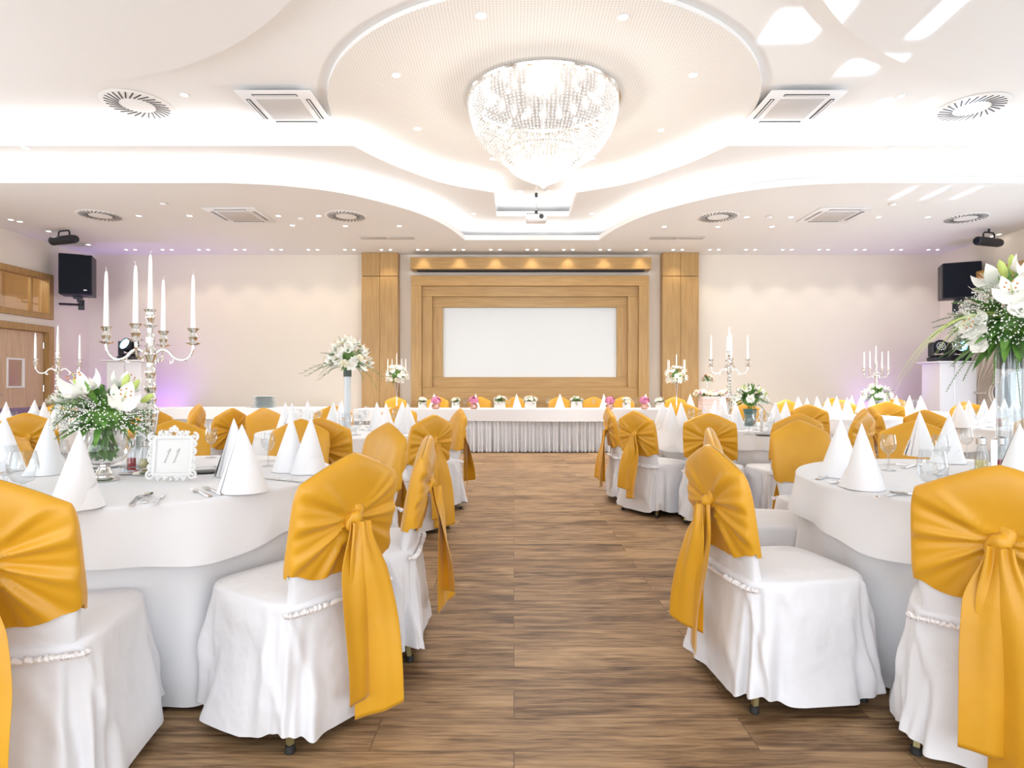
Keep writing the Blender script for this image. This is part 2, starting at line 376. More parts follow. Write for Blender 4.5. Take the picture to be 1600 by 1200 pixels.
# ------------------------------------------------------------------ ceilings with light coves
def edge_from(px, dz):
    out = []
    for x, y in px:
        s = (VY-y)/dz; out.append(((x-VX)/s, F/s))
    return out
def sym(left):                                       # left half from the wall to the axis, mirrored about the axis
    return left+[(2*AX-x, y) for x, y in reversed(left)]
e1c = smooth_curve(edge_from([(350, 286), (450, 291), (550, 305), (650, 332), (700, 355), (726, 375)], Z1-EYE), 8)
e1 = sym([(XL+.001, e1c[0][1])]+e1c); e1[-1] = (XR-.001, e1[-1][1])
e2c = smooth_curve(edge_from([(552, 228), (600, 252), (650, 272), (700, 288), (772, 301)], Z2-EYE), 8)
q = edge_from([(774, 338)], Z2-EYE)[0]
e2 = sym([(XL+.001, e2c[0][1])]+e2c+[(e2c[-1][0], q[1])]); e2[-1] = (XR-.001, e2[-1][1])
def slab_from(edge, z, name):
    mb = MB(); n = len(edge); yb = YW-.002; z1 = z+.09
    for i in range(n-1):
        (x0, y0), (x1, y1) = edge[i], edge[i+1]
        if abs(x1-x0) > 1e-5:
            mb.add([(x0, y0, z), (x1, y1, z), (x1, yb, z), (x0, yb, z)], [(3, 2, 1, 0)]); mb.add([(x0, y0, z1), (x1, y1, z1), (x1, yb, z1), (x0, yb, z1)], [(0, 1, 2, 3)])
        mb.add([(x0, y0, z), (x1, y1, z), (x1, y1, z1), (x0, y0, z1)], [(0, 1, 2, 3)], 1)
    return struct(mb, name, [m_paint, m_lip], False)
slab_from(e1, Z1, 'ceiling_lower'); slab_from(e2, Z2, 'ceiling_middle')
struct(MB().box((0, 4.7, Z3+.06), (17.9, 15.4, .12)), 'ceiling', m_paint, False)
def led(edge, z, name, back=.13):
    """light strip lying on the slab, set back from its edge"""
    mb = MB(); n = len(edge); pts = []
    for i, (x, y) in enumerate(edge):
        a = edge[max(i-1, 0)]; c = edge[min(i+1, n-1)]; t = Vector((c[0]-a[0], c[1]-a[1])).normalized(); nrm = Vector((-t.y, t.x))
        pts.append((x+nrm.x*back, y+nrm.y*back, nrm))
    for i in range(n-1):
        x0, y0, n0 = pts[i]; x1, y1, n1 = pts[i+1]; w_ = .025
        mb.add([(x0, y0, z), (x1, y1, z), (x1+n1.x*w_, y1+n1.y*w_, z), (x0+n0.x*w_, y0+n0.y*w_, z)], [(0, 1, 2, 3)])
    o = mb.build(name, m_led, None, False); tag(o, 'white light strip in the cove of the %s ceiling step' % name.split('_')[0], 'light strip'); o.name = 'cove_light_strip'; return o
led(e1, Z1+.1, 'lower'); led(e2, Z2+.1, 'upper')
# big discs hung under the upper ceiling
def disc(cx, cy, r, z0, z1, mats, name, inner=None):
    mb = MB(); prof = [(0.001, z1), (r-.004, z1), (r, z1-.004), (r, z0+.004), (r-.004, z0), (.001, z0)]
    mb.lathe(prof[2:4], 160, (cx, cy, 0), cap=False, mi=1); mb.lathe(prof[:3], 160, (cx, cy, 0), cap=False, mi=1); mb.lathe(prof[3:], 160, (cx, cy, 0), cap=False); o = struct(mb, name, [mats, m_paint])
    return o
disc(AX, 7.3, 2.5, Z3-.05, Z3-.001, m_perf, 'ceiling_disc')
for sx in (-1, 1):
    cx = AX+sx*5.28
    if sx < 0: cx = -4.93
    disc(cx, 1.83*1.0, 4.3, Z3-.17, Z3-.12, m_paint, 'ceiling_disc'); disc(cx, 1.83, 3.95, Z3-.119, Z3-.001, m_paint, 'ceiling_disc'); disc(cx, 1.4, 3.2, Z3-.178, Z3-.171, m_perf, 'ceiling_disc')
    mb = MB(); mb.lathe([(4.02, Z3-.115), (4.05, Z3-.115)], 160, (cx, 1.83, 0), cap=False)
    o = mb.build('cove_light_strip', m_led2, None, False); tag(o, 'white light strip hidden above the rim of the %s big ceiling disc' % ('left' if sx < 0 else 'right'), 'light strip')

# ------------------------------------------------------------------ wall panelling
m_screen = M('projection_screen_white', (.73, .76, .78), .8)
def column(xa, xb, label, g=.012):
    x0, x1 = (xa-VX)/76, (xb-VX)/76; t = thing('oak_column', label, 'wall panel', ((x0+x1)/2, YW-.004, 0), 0)
    wd = x1-x0; d = .22; mid = -wd*.0
    for z0, z1 in ((.0, 3.355), (3.365, Z1-.002)):
        for s_ in (-1, 1): MB().bbox((s_*wd/4, -d/2, (z0+z1)/2), (wd/2-.004, d, z1-z0), .004).build('veneer_panel', m_oak, t)
column(569, 625, 'tall oak column on the back wall left of the screen'); column(1031, 1087, 'tall oak column on the back wall right of the screen')
t = thing('oak_header', 'long oak header box just below the ceiling above the screen', 'wall panel', (.34, YW-.004, 3.6), 0)
MB().bbox((0, -.17, .0), (4.82, .34, .24), .006).build('header_box', m_oakh, t)
MB().box((0, -.17, -.126), (4.6, .2, .01)).build('shadow_gap', m_slot, t, False)
t = thing('screen_surround', 'stepped oak frame around the white screen behind the head table', 'wall panel', (.325, YW-.004, 0), 0)
ox, oz0, oz1 = 2.395, .70, 3.37
for k, (dd) in enumerate((.26, .19, .12)):
    ins = .208*k; x = ox-ins; z1 = oz1-ins; z0 = oz0-.15+ins if k == 0 else oz0+ins-.0; wd = .208
    mb = MB(); mb.bbox((0, -dd/2, z1-wd/2), (2*x, dd, wd), .004); mb.bbox((0, -dd/2, z0+wd/2+(0 if k else .08)), (2*x, dd, wd+(0 if k else .16)), .004)
    mb.build('level_board', m_oakh, t)
    for s_ in (-1, 1): MB().bbox((s_*(x-wd/2), -dd/2, (z0+z1)/2), (wd, dd-.001, z1-z0-2*wd), .004).build('upright_board', m_oak, t)
x0, x1 = (692-VX)/76, (963-VX)/76; z0, z1 = EYE+(VY-590)/76, EYE+(VY-482)/76
o = MB().bbox((0, 0, 0), (x1-x0+.02, .03, z1-z0+.02), .004).build('projection_screen', m_screen); at(o, (x0+x1)/2, YW-.05, (z0+z1)/2)
tag(o, 'wide blank white projection screen in the oak frame', 'screen')

# ------------------------------------------------------------------ ceiling fittings
def px_c(x, y, z): return P(x, y, z)
# recessed downlight
t = thing('downlight', None, 'ceiling light')
MB().lathe([(.045, -.001), (.062, -.001), (.064, -.006), (.05, -.010), (.042, -.004)], 20, cap=False).build('trim_ring', m_white, t)
MB().lathe([(.001, -.003), (.043, -.003)], 16, cap=False).build('lamp', m_lamp, t)
DL = Proto(t)
def spot(x, y, z, e, size=75, name='downlight_beam', blend=.6, col=(1, .96, .90)):
    light('SPOT', name, (x, y, z), (x, y, 0), e, col, spot_size=radians(size), spot_blend=blend, shadow_soft_size=.04)
ZD = Z3-.05
for x, y, z, grp in ([(a, b_, ZD, 'bright') for a, b_ in ((751, 24), (974, 26), (619, 117), (1083, 117), (652, 201), (1033, 203))]
                 + [(a, b_, ZD, 'bright') for a, b_ in ((770, 248), (925, 247))] + [(812, 299, Z3, 'bright'), (857, 299, Z3, 'bright')]
                 + [(a, b_, Z3, 'outer') for a, b_ in ((322, 178), (50, 176), (288, 148), (1370, 180), (1408, 150))]
                 + [(a, b_, Z2, 'middle') for a, b_ in ((40, 231), (740, 334), (925, 334), (1392, 232), (1450, 232), (1505, 232))]
                 + [(a, b_, Z1, 'lower') for a, b_ in ((217, 337), (296, 337), (435, 337), (498, 337), (1167, 339), (1236, 339), (1373, 339), (1450, 339))]
                 + [(a, b_, Z1, 'front') for a, b_ in ((457, 352), (540, 353), (624, 353), (1038, 354), (1122, 354), (1206, 354))]):
    X, Y = P(x, y, z); o = DL.get(X, Y, z, 0, .85)
    reg(o, {'bright': 'small round downlight in the round ceiling disc', 'outer': 'small round downlight beside the big ceiling air vents', 'middle': 'small round downlight in the middle ceiling step',
            'lower': 'small lit downlight among the vents of the lower ceiling', 'front': 'small round downlight in the row in front of the vents'}[grp], 'ceiling light', 'recessed ceiling downlights')
    if grp in ('lower', 'front', 'middle'): spot(X, Y, z-.02, 75, 100)
    else: spot(X, Y, z-.02, 22)
for k in range(23):
    X0 = (204+57*k-VX)/79.0
    for dx in (-.09, .09):
        o = DL.get(X0+dx, F/79.0, Z1, 0, .7); reg(o, 'tiny lit downlight in the row of pairs along the back wall', 'ceiling light', 'paired downlights along the back wall')
    spot(X0, F/79.0, Z1-.02, 8 if 7 < k < 15 else 13, 84, col=(1, .86, .66) if k < 17 else (1, .93, .86))
for (x, y) in ((17, 343), (31, 346), (76, 361), (138, 382), (1582, 366), (1568, 369)):
    X, Y = P(x, y, Z1)
    o = DL.get(max(min(X, XR-.15), XL+.15), Y, Z1); reg(o, 'tiny lit downlight in the ceiling near the side wall', 'ceiling light', 'side wall downlights')
# swirl diffusers
t = thing('swirl_diffuser', None, 'air vent'); MB().lathe([(.001, -.012), (.36, -.012), (.375, -.002), (.375, 0)], 48, cap=False).build('face_plate', m_paint, t)
for k in range(28):
    mb = MB(); a = 2*pi*k/28; R_ = Matrix.Rotation(a, 3, 'Z') @ Matrix.Translation((.25, 0, 0)).to_3x3(); mb.box((.255*cos(a), .255*sin(a), -.014), (.16, .014, .006), M=Matrix.Rotation(a+.45, 3, 'Z')); mb.build('vane_slot', m_slot, t, False)
MB().lathe([(.001, -.017), (.13, -.017), (.135, -.013)], 32, cap=False).build('hub_plate', m_paint, t)
SW = Proto(t)
for x, y, z, r in ((215, 163, Z3, 1), (1518, 168, Z3, 1), (157, 336, Z1, .88), (541, 337, Z1, .88), (1122, 338, Z1, .88), (1509, 340, Z1, .88)):
    X, Y = P(x, y, z); reg(SW.get(X, Y, z-.003, .1, r), 'round swirl air vent in the %s ceiling' % ('upper' if z == Z3 else 'lower'), 'air vent', 'round swirl air vents')
# ceiling cassettes
t = thing('ceiling_cassette', None, 'air vent'); MB().bbox((0, 0, -.012), (.95, .95, .024), .01).build('face_plate', m_white, t)
g = MB(); g.bbox((0, 0, -.028), (.56, .56, .012), .004); g.build('intake_grille', m_vent, t)
for k in range(4):
    a = k*pi/2; mb = MB(); mb.box((.38*cos(a), .38*sin(a), -.026), (.05, .56, .006), rz=a).build('air_slot', m_slot, t, False)
    MB().box((.38*cos(a), .38*sin(a), -.032), (.016, .54, .006), rz=a).build('flap', m_white, t, False)
CS = Proto(t)
for x, y, z, r, rz in ((450, 171, Z3-.05, .88, 0), (1235, 171, Z3-.05, .88, 0), (377, 337, Z1, .85, .0), (1300, 337, Z1, .85, 0)):
    X, Y = P(x, y, z); reg(CS.get(X, Y-.05, z, rz, r), 'square air conditioning cassette in the %s ceiling' % ('upper' if z > Z2 else 'lower'), 'air vent', 'square ceiling cassettes')
for x, w_ in ((605, 'left'), (1058, 'right')):
    X, Y = P(x, 371.5, Z1); t = thing('ceiling_grille', 'flat grey ceiling grille in two panels on the %s' % w_, 'air vent', (X, Y, Z1))
    for s_ in (-1, 1): MB().bbox((s_*.25, 0, -.004), (.48, .2, .008), .002).build('grille_panel', m_vent, t)
# smoke detectors
t = thing('smoke_detector', None, 'smoke detector'); MB().lathe([(.05, 0), (.052, -.015), (.035, -.035), (.001, -.04)], 20, cap=False).build('dome', m_white, t); MB().lathe([(.06, 0), (.06, -.01), (.05, -.012)], 20, cap=False).build('rim', m_vent, t)
SD = Proto(t)
for x, y in ((255, 317), (1395, 318), (470, 340), (1202, 338)):
    X, Y = P(x, y, Z1); reg(SD.get(X, Y, Z1), 'small white smoke detector on the lower ceiling', 'smoke detector', 'smoke detectors')

# ------------------------------------------------------------------ chandelier
m_crystal = bpy.data.materials.new('crystal'); m_crystal.use_nodes = True
nt = m_crystal.node_tree; nt.nodes.clear(); o_ = nt.nodes.new('ShaderNodeOutputMaterial')
t1 = nt.nodes.new('ShaderNodeBsdfTranslucent'); t1.inputs[0].default_value = (.97, .96, .93, 1); g1 = nt.nodes.new('ShaderNodeBsdfGlossy'); g1.inputs['Roughness'].default_value = .12
d1 = nt.nodes.new('ShaderNodeBsdfTransparent'); mx1 = nt.nodes.new('ShaderNodeMixShader'); mx1.inputs[0].default_value = .45; mx2 = nt.nodes.new('ShaderNodeMixShader'); mx2.inputs[0].default_value = .35
nt.links.new(t1.outputs[0], mx1.inputs[1]); nt.links.new(g1.outputs[0], mx1.inputs[2]); nt.links.new(mx1.outputs[0], mx2.inputs[1]); nt.links.new(d1.outputs[0], mx2.inputs[2]); nt.links.new(mx2.outputs[0], o_.inputs[0])
CX, CY, CZ = AX, 6.7, Z3-.05
ch = thing('chandelier', 'large round tiered crystal chandelier hanging from the ceiling disc', 'chandelier', (CX, CY, CZ))
MB().lathe([(.80, 0), (.86, 0), (.87, -.02), (.86, -.04), (.82, -.04), (.80, -.02), (.80, 0)], 96, cap=False).build('rim_ring', m_silver, ch)
MB().lathe([(.001, -.004), (.82, -.004)], 64, cap=False).build('ceiling_plate', m_silver2, ch)
prof = [(.83, -.04), (.83, -.14), (.80, -.26), (.75, -.38), (.67, -.50), (.57, -.60), (.45, -.67)]
def prof_at(pr, t):
    L_ = [0]
    for a, c in zip(pr, pr[1:]): L_.append(L_[-1]+math.dist(a, c))
    d = t*L_[-1]
    for i in range(len(pr)-1):
        if d <= L_[i+1]+1e-9: k = (d-L_[i])/(L_[i+1]-L_[i]); return (pr[i][0]+(pr[i+1][0]-pr[i][0])*k, pr[i][1]+(pr[i+1][1]-pr[i][1])*k)
    return pr[-1]
def strands(pr, n, nb, r, h, parent, name):
    mb = MB()
    for k in range(n):
        a = 2*pi*k/n
        for j in range(nb):
            q = prof_at(pr, (j+.5)/nb); rr = r*(.9+.2*((k*7+j*3) % 5)/4); mb.octa((q[0]*cos(a), q[0]*sin(a), q[1]), rr, h)
    o = mb.build(name, m_crystal, parent, False); o['kind'] = 'stuff'; return o
strands(prof, 110, 26, .013, .016, ch, 'crystal_strands')
MB().lathe([(.43, -.60), (.445, -.60), (.45, -.615), (.44, -.63), (.43, -.62)], 64, cap=False).build('lower_ring', m_silver, ch)
strands([(.45, -.60), (.44, -.68), (.36, -.78), (.22, -.86), (.06, -.93)], 64, 17, .012, .015, ch, 'crystal_strands')
strands([(.30, -.64), (.30, -.72), (.22, -.80)], 40, 8, .012, .014, ch, 'crystal_strands')
MB().lathe([(.001, -.90), (.03, -.92), (.045, -.945), (.03, -.975), (.001, -.99)], 12, cap=False).build('finial', m_crystal, ch, False)
for rr, n, zz in ((.66, 22, -.16), (.45, 14, -.36), (.30, 8, -.56), (.22, 8, -.72)):
    for k in range(n):
        a = 2*pi*(k+.3)/n; MB().ball((rr*cos(a), rr*sin(a), zz), .024, 8, 6).build('bulb', m_bulb, ch)
MB().tube([(0, 0, 0), (0, 0, -.85)], .02, 10).build('stem', m_silver, ch)
for dz, e in ((-.25, 11), (-.6, 4), (-1.08, 85)):
    light('POINT', 'chandelier_glow', (CX, CY, CZ+dz), (0, 0, 0), e, (1, .96, .90), shadow_soft_size=.08 if dz > -1 else .2)

# ------------------------------------------------------------------ projector on its pole
px_, py_, pz_ = .33, 8.8, 3.62
t = thing('projector', 'small white projector hanging on a pole below the chandelier', 'projector', (px_, py_, pz_))
MB().tube([(0, 0, .1), (0, 0, Z3-pz_-.001)], .012, 10).build('pole', m_silver2, t)
MB().lathe([(.06, Z3-pz_-.03), (.06, Z3-pz_-.001)], 20).build('ceiling_flange', m_white, t)
MB().tube([(0, 0, .32), (0, 0, .38)], .022, 10).build('pole_joint', m_black, t)
MB().bbox((0, 0, 0), (.30, .24, .09), .015).build('body', m_white, t)
mb = MB().tube([(-.14, .0, .07), (.06, 0, .07)], .012, 8).tube([(-.1, 0, .07), (-.1, .0, .04)], .01).tube([(.05, 0, .07), (.05, 0, .04)], .01).tube([(0, 0, .06), (0, 0, .12)], .022); mb.build('bracket', m_black, t)
MB().lathe([(.001, .0), (.03, 0), (.034, .015), (.034, .03)], 20, (.07, -.12, 0), M=Matrix.Rotation(pi/2, 3, 'X')).build('lens', m_black, t)

# ------------------------------------------------------------------ speakers, moving lights, pedestals, scanners
def speaker(label, loc, rz, tilt, w_, d, h_):
    t = thing('loudspeaker', label, 'speaker', loc, rz); t.rotation_euler = (0, tilt, rz)
    MB().bbox((0, 0, 0), (w_, d, h_), .012).build('cabinet', m_black, t); MB().bbox((0, -d/2-.006, 0), (w_-.03, .014, h_-.03), .004).build('front_grille', m_dark, t)
    MB().tube([(0, 0, -h_/2), (0, .0, -h_/2-.10), (0, d/2+.1, -h_/2-.13)], .018).bbox((0, .02, -h_/2-.03), (.14, .14, .04)).bbox((0, d/2+.1, -h_/2-.13), (.1, .03, .2)).tube([(0, d/2+.1, -h_/2-.13), tuple(Matrix.Rotation(-rz, 3, 'Z') @ Vector(((XL+.022 if loc[0] < 0 else XR-.022)-loc[0], .12, 0)) + Vector((0, 0, -h_/2-.13)))], .022).build('bracket', m_black, t)
    MB().bbox((w_*.3, -d/2-.016, -h_*.38), (.05, .004, .02), .001).build('badge', m_silver2, t); return t
speaker('black box loudspeaker on the left wall above the door corner', (-8.28, 11.3, EYE+(VY-432)/82.), .45, 0, .52, .42, .76)
speaker('black box loudspeaker tilted on the wall in the right corner', (8.38, 11.2, EYE+(VY-440)/83.), -.45, -.0, .60, .42, .66)
def scanner(label, x, y, Y, rz):
    X, z = (x-VX)*Y/F, EYE+(VY-y)*Y/F
    t = thing('effect_projector', label, 'stage light', (X, Y, z), rz)
    MB().lathe([(.055, -.29), (.075, -.27), (.075, .22), (.06, .28)], 20, M=Matrix.Rotation(pi/2, 3, 'Y')).build('body', m_black, t)
    MB().tube([(-.13, 0, 0), (-.13, 0, .13), (-.1, 0, .16), (.1, 0, .16), (.13, 0, .13), (.13, 0, 0)], .014).tube([(0, 0, .16), (0, 0, Z1-z)], .018).build('hanger', m_black, t)
    MB().lathe([(.001, 0), (.055, 0), (.05, .012)], 16, (-.295, 0, 0), M=Matrix.Rotation(-pi/2, 3, 'Y')).build('lens', m_dark, t)
scanner('black tube-shaped stage light hanging from the ceiling at far left', 100, 375, 10.3, -.3)
scanner('black tube-shaped stage light hanging from the ceiling at far right', 1545, 378, 10.2, .3)
m_ped = M('white_pedestal_cloth', (.86, .85, .90), .6)
def pedestal(label, x0, x1, ytop, Y, split):
    s = F/Y; X = ((x0+x1)/2-VX)/s; wd = (x1-x0)/s-.1; z = EYE+(VY-ytop)/s
    t = thing('light_pedestal', label, 'pedestal', (X, Y, 0))
    MB().bbox((0, 0, (z-.03)/2), (wd, .5, z-.03), .012).build('body', m_ped, t); MB().bbox((0, 0, z-.015), (wd+.14, .62, .03), .006).build('top_board', m_white, t)
    MB().box((split*wd, -.253, z/2-.03), (.012, .006, z-.1)).build('edge_seam', m_silver2, t, False)
    MB().tube([(split*wd+.30*wd, -.25, .62), (split*wd+.30*wd, -.275, .62), (split*wd+.30*wd, -.275, .50), (split*wd+.30*wd, -.25, .50)], .006).build('handle', m_silver2, t)
    return X, Y, z, wd
def moving_head(label, X, Y, z, face, lamp, rz=0):
    t = thing('moving_head_light', label, 'stage light', (X, Y, z), rz)
    MB().bbox((0, 0, .045), (.30, .26, .09), .02).build('base', m_black, t)
    mb = MB()
    for s_ in (-1, 1): mb.bbox((s_*.145, 0, .23), (.035, .14, .26), .012)
    mb.bbox((0, 0, .11), (.32, .15, .035), .012); mb.build('yoke', m_black, t)
    Rm = Vector(face).normalized().to_track_quat('Z', 'Y').to_matrix()
    hd = MB().lathe([(.05, -.13), (.10, -.10), (.12, -.04), (.125, .07), (.118, .10), (.105, .10), (.10, .085)], 28, (0, 0, .27), M=Rm).build('head', m_black, t)
    MB().lathe([(.001, .088), (.105, .088)], 24, (0, 0, .27), M=Rm, cap=False).build('lens', m_beam if lamp else m_dark, hd)
    if not lamp:
        for rr, n in ((0, 1), (.035, 6), (.07, 12)):
            for k in range(n):
                a = 2*pi*k/n; MB().ball(tuple(Vector((0, 0, .27))+Rm @ Vector((rr*cos(a), rr*sin(a), .09))), .0125, 8, 6).build('led_lens', m_white, hd)
    return t
X, Y, z, wd = pedestal('white cloth-wrapped pedestal with a stage light in the left corner', 176, 236, 563, 11.2, .05)
moving_head('black moving stage light with a glowing blue lens on the left pedestal', X-.06, Y, z, (-.3, -1, .45), True)
X, Y, z, wd = pedestal('white pedestal with two stage lights in the right corner', 1450, 1515, 565, 11.2, -.12)
moving_head('black moving stage light with a dark lens cluster on the right pedestal', X-.19, Y, z, (-.2, -1, .2), False)
moving_head('black moving stage light shining blue-white on the right pedestal', X+.2, Y, z, (-.3, -1, .3), True)
light('SPOT', 'moving_head_beam', (X+.15, Y-.2, z+.33), (2, 0, 3), 30, (.6, .8, 1), spot_size=radians(50), shadow_soft_size=.05)
for x, y, e in ((-7.1, 11.75, 22), (-8.3, 11.6, 10), (7.35, 11.8, 16), (8.55, 11.3, 7)):
    light('SPOT', 'purple_uplight', (x, y, .08), (x*1.01, 12.1, 2.2), e*3.0, (.42, .22, 1), spot_size=radians(100), spot_blend=1, shadow_soft_size=.1)

# curtain at the right window
m_curt = M('beige_curtain', (.62, .54, .47), .8)
def curtain(y0, y1, ztop, tie, ytie, label):
    t = thing('curtain', label, 'curtain', (XR-.2, (y0+y1)/2, 0)); ym = (y0+y1)/2
    def fn(u, v):
        z = ztop*(1-v); k = math.exp(-((z-tie)/.45)**2) if z > tie else math.exp(-((z-tie)/.7)**2)
        wid = (y1-y0)/2*(1-.72*k); c = ym+(ytie-ym)*k; yy = c+(u*2-1)*wid
        return (.07*sin(u*2*pi*8.5)*(1-.5*k), yy-ym, z)
    MB().grid(fn, 120, 40).build('panel', m_curt, t, 'full')
    MB().tube([(-.08, ytie-ym-.15, tie-.03), (-.1, ytie-ym, tie-.04), (-.08, ytie-ym+.15, tie), (.05, ytie-ym+.17, tie+.06)], .018).build('tieback', m_curt, t)
curtain(9.7, 11.0, 2.98, 1.05, 10.85, 'beige curtain tied back at the right window')
# ------------------------------------------------------------------ banquet chair with a white cover and gold sash
def sg(v, p): return math.copysign(abs(v)**p, v)
def sstep(a, b_, x): t = max(0, min(1, (x-a)/(b_-a))); return t*t*(3-2*t)
def back_w(z): return .190+.014*sstep(.45, .62, z)-.006*sstep(.80, .95, z)
def back_y(z): return -.200-(z-.45)*.19
def back_pt(th, t, z0, off, dfn=None):
    c, s_ = cos(th), sin(th); u = sg(c, .55); v = sg(s_, .55)
    zt = .930-.085*abs(u)**1.25+off*.8; z = z0+(zt-z0)*t
    th_ = (.027+off)*sqrt(max(0, 1-t**7))+.001
    x = u*(back_w(z)+off)*(1-.05*t**8); y = back_y(z)+v*th_
    d = dfn(x, z, v)*(1-t**5) if dfn else 0
    return (x, y+(d if v > 0 else -d), z)
def make_chair(seed, tails):
    rnd = random.Random(seed); t = thing('banquet_chair', None, 'chair')
    ph = [rnd.uniform(0, 6.28) for _ in range(12)]
    # cover: seat with a long skirt
    def seat(u, v):
        a = 2*pi*u; c, s_ = cos(a), sin(a); ex = .30
        hx, hy = .218, .228; sx, sy = sg(c, ex*1.3), sg(s_, ex*1.3)
        if v < .25:
            k = (v/.25); z = .478-.012*k**3; x, y = sx*hx*k, sy*hy*k
            return (x, y, z+.004*sin(9*x*8+ph[0])*k*.3)
        if v < .33:
            k = (v-.25)/.08; q = k*pi/2; return (sx*(hx+.014*sin(q)), sy*(hy+.014*sin(q)), .466-.02*(1-cos(q)))
        k = (v-.33)/.67; hem = .056+.014*cos(4*a+pi)+.008*sin(3*a+ph[1]); z = .446-(.446-hem)*k
        cor = (abs(c*s_)*2)**3
        fold = (.010*sin(9*a+ph[2]+2.2*k)+.008*sin(14*a+ph[3]-1.5*k)+.006*sin(23*a+ph[4]+2*k))*k**.7
        fold += .011*cor*k*sin(17*a+ph[5]) + .012*sin(5*a+5*k+ph[6])*k+.008*max(0, sin(7*a-6*k+ph[7]))**3
        fl = .014+.038*k+fold
        return (sx*(hx+fl), sy*(hy+fl)+(0 if s_ > 0 else .0), z)
    sc = MB().grid(seat, 168, 44, cu=True).build('chair_cover', m_cover, t, 'full')
    MB().grid(lambda u, v: back_pt(2*pi*u, v, .42, 0, lambda x, z, vv: .004*sin(22*z+9*x+ph[7])*sstep(.6, .45, z)), 64, 26, cu=True).build('back_cover', m_cover, t, 'full')
    # gathered braid around the foot of the backrest
    pts = []; n = 110
    for i in range(n+1):
        a = pi+pi*i/n; x, y = .222*sg(cos(a), .45), -.215+.03*sg(sin(a), .5)
        pts.append((x, y-.012, .437+.0035*sin(i*1.9)))
    MB().tube(pts, [.0085+.0028*sin(i*1.9) for i in range(n+1)], 6).build('braid', m_braid, t)
    # sash hood over the backrest
    KZ = .715; kp = [rnd.uniform(-.4, .4) for _ in range(4)]
    def dsash(x, z, v):
        dx, dz = x, z-KZ; r = sqrt(dx*dx+dz*dz)+1e-5; el = math.atan2(dz, abs(dx))
        if v > 0:
            return .003*sin(30*x+12*z+ph[8])*sstep(.95, .6, z)
        wgt = sstep(.95, .45, el)*sstep(.0, .06, r)*(1-.35*sstep(.1, .24, r))
        side = kp[0] if dx > 0 else kp[1]
        d = (.0085*sin(11*el+side*5+1)+.0045*sin(23*el+ph[9]+side))*wgt
        d += .010*math.exp(-((el-.72)/.10)**2)*sstep(.02, .1, r)          # the long crease up to the shoulder
        d -= .007*math.exp(-(r/.055)**2)
        return max(d, -.009)*min(1, abs(v)*1.7)
    def sash(u, v):
        a = 2*pi*u; s_ = sin(a); c = cos(a)
        z0 = .548+(.018*cos(a*2) if s_ < 0 else .0)+.004*sin(7*a+ph[10])
        p = back_pt(a, v, z0, .013, dsash)
        return p
    MB().grid(sash, 168, 60, cu=True).build('sash_hood', m_gold, t, 'full')
    ky = back_y(KZ)-.05
    kn = MB()
    def knot(u, v):
        a, b_ = 2*pi*u, pi*v; r = 1+.16*sin(3*a+2*b_)+.08*sin(5*a)
        return (.036*sg(sin(b_), .7)*cos(a)*r, ky+.004-.022*sin(b_)*sin(a)*r, KZ+.004+.028*sg(cos(b_), .8)*r+.012*cos(a))
    kn.grid(knot, 28, 16, cu=True); kn.build('knot', m_gold, t, 'full')
    for (xb, zb, yo, lean, wd) in tails:
        p1, p2 = rnd.uniform(0, 6), rnd.uniform(0, 6)
        def tail(u, v, xb=xb, zb=zb, yo=yo, wd=wd, lean=lean, p1=p1, p2=p2):
            a = 2*pi*u; k = v; z = KZ-.005-(KZ-zb)*k
            hw = .032+(wd-.032)*sstep(0, .30, k)+.010*k; xc = xb*sstep(0, .6, k)
            q = sg(cos(a), .9); z += -.03*lean*q*k
            f = (.011*sin(q*2.6+p1+k)+.0025*sin(q*7+p2))*(1-.35*k)
            gather = .006*sin(q*7.5+p2)*(1-sstep(0, .30, k))
            y = ky-.014-yo-.035*sstep(0, .3, k)*.4+f+gather+sin(a)*.0022
            tw = lean*1.1*sstep(.05, .9, k); return (xc+hw*q*cos(tw), y-.012*k-abs(hw*sin(tw))*.6+hw*q*sin(tw), z)
        tl = MB(); tl.grid(tail, 48, 40, cu=True); n0 = len(tl.v)
        tl.f.append(tuple(range(n0-48, n0))); tl.m.append(0)
        tl.build('sash_tail', m_gold, t, 'full')
    for sx in (-1, 1):
        for sy in (-1, 1):
            lg = MB().tube([(sx*.175, sy*.17, .40), (sx*.204, sy*(.212 if sy > 0 else .228), .018)], [.015, .0125], 4).build('leg', m_leg, t, False)
            MB().lathe([(.014, 0), (.017, .004), (.015, .026)], 10, (sx*.2045, sy*(.2125 if sy > 0 else .2285), 0)).build('foot_cap', m_rubber, lg)
    return t
CH = [Proto(make_chair(3, [(-.012, .135, .0, .3, .078), (.035, .075, .014, -.6, .070)])),
      Proto(make_chair(11, [(.02, .16, .004, -.4, .082), (-.03, .24, .016, .5, .066)])),
      Proto(make_chair(23, [(-.045, .20, .002, .5, .075), (.04, .14, .012, -.3, .080)]))]
def chair(x, y, fx, fy, text=None, label=None, v=None, grp='gold-sashed banquet chairs'):
    """chair at x, y (centre of the seat) turned towards the point fx, fy"""
    global _cv; _cv += 1
    a = math.atan2(fy-y, fx-x)-pi/2; o = CH[_cv % 3 if v is None else v].get(x, y, 0, a)
    if label: tag(o, label, 'chair', grp)
    else: reg(o, text, 'chair', grp)
    return o
_cv = 0
def chair_rear(x, y, fx, fy, **kw):                  # x, y: middle of the rear legs
    d = Vector((fx-x, fy-y)).normalized()*.25; return chair(x+d.x, y+d.y, fx+d.x, fy+d.y, **kw)

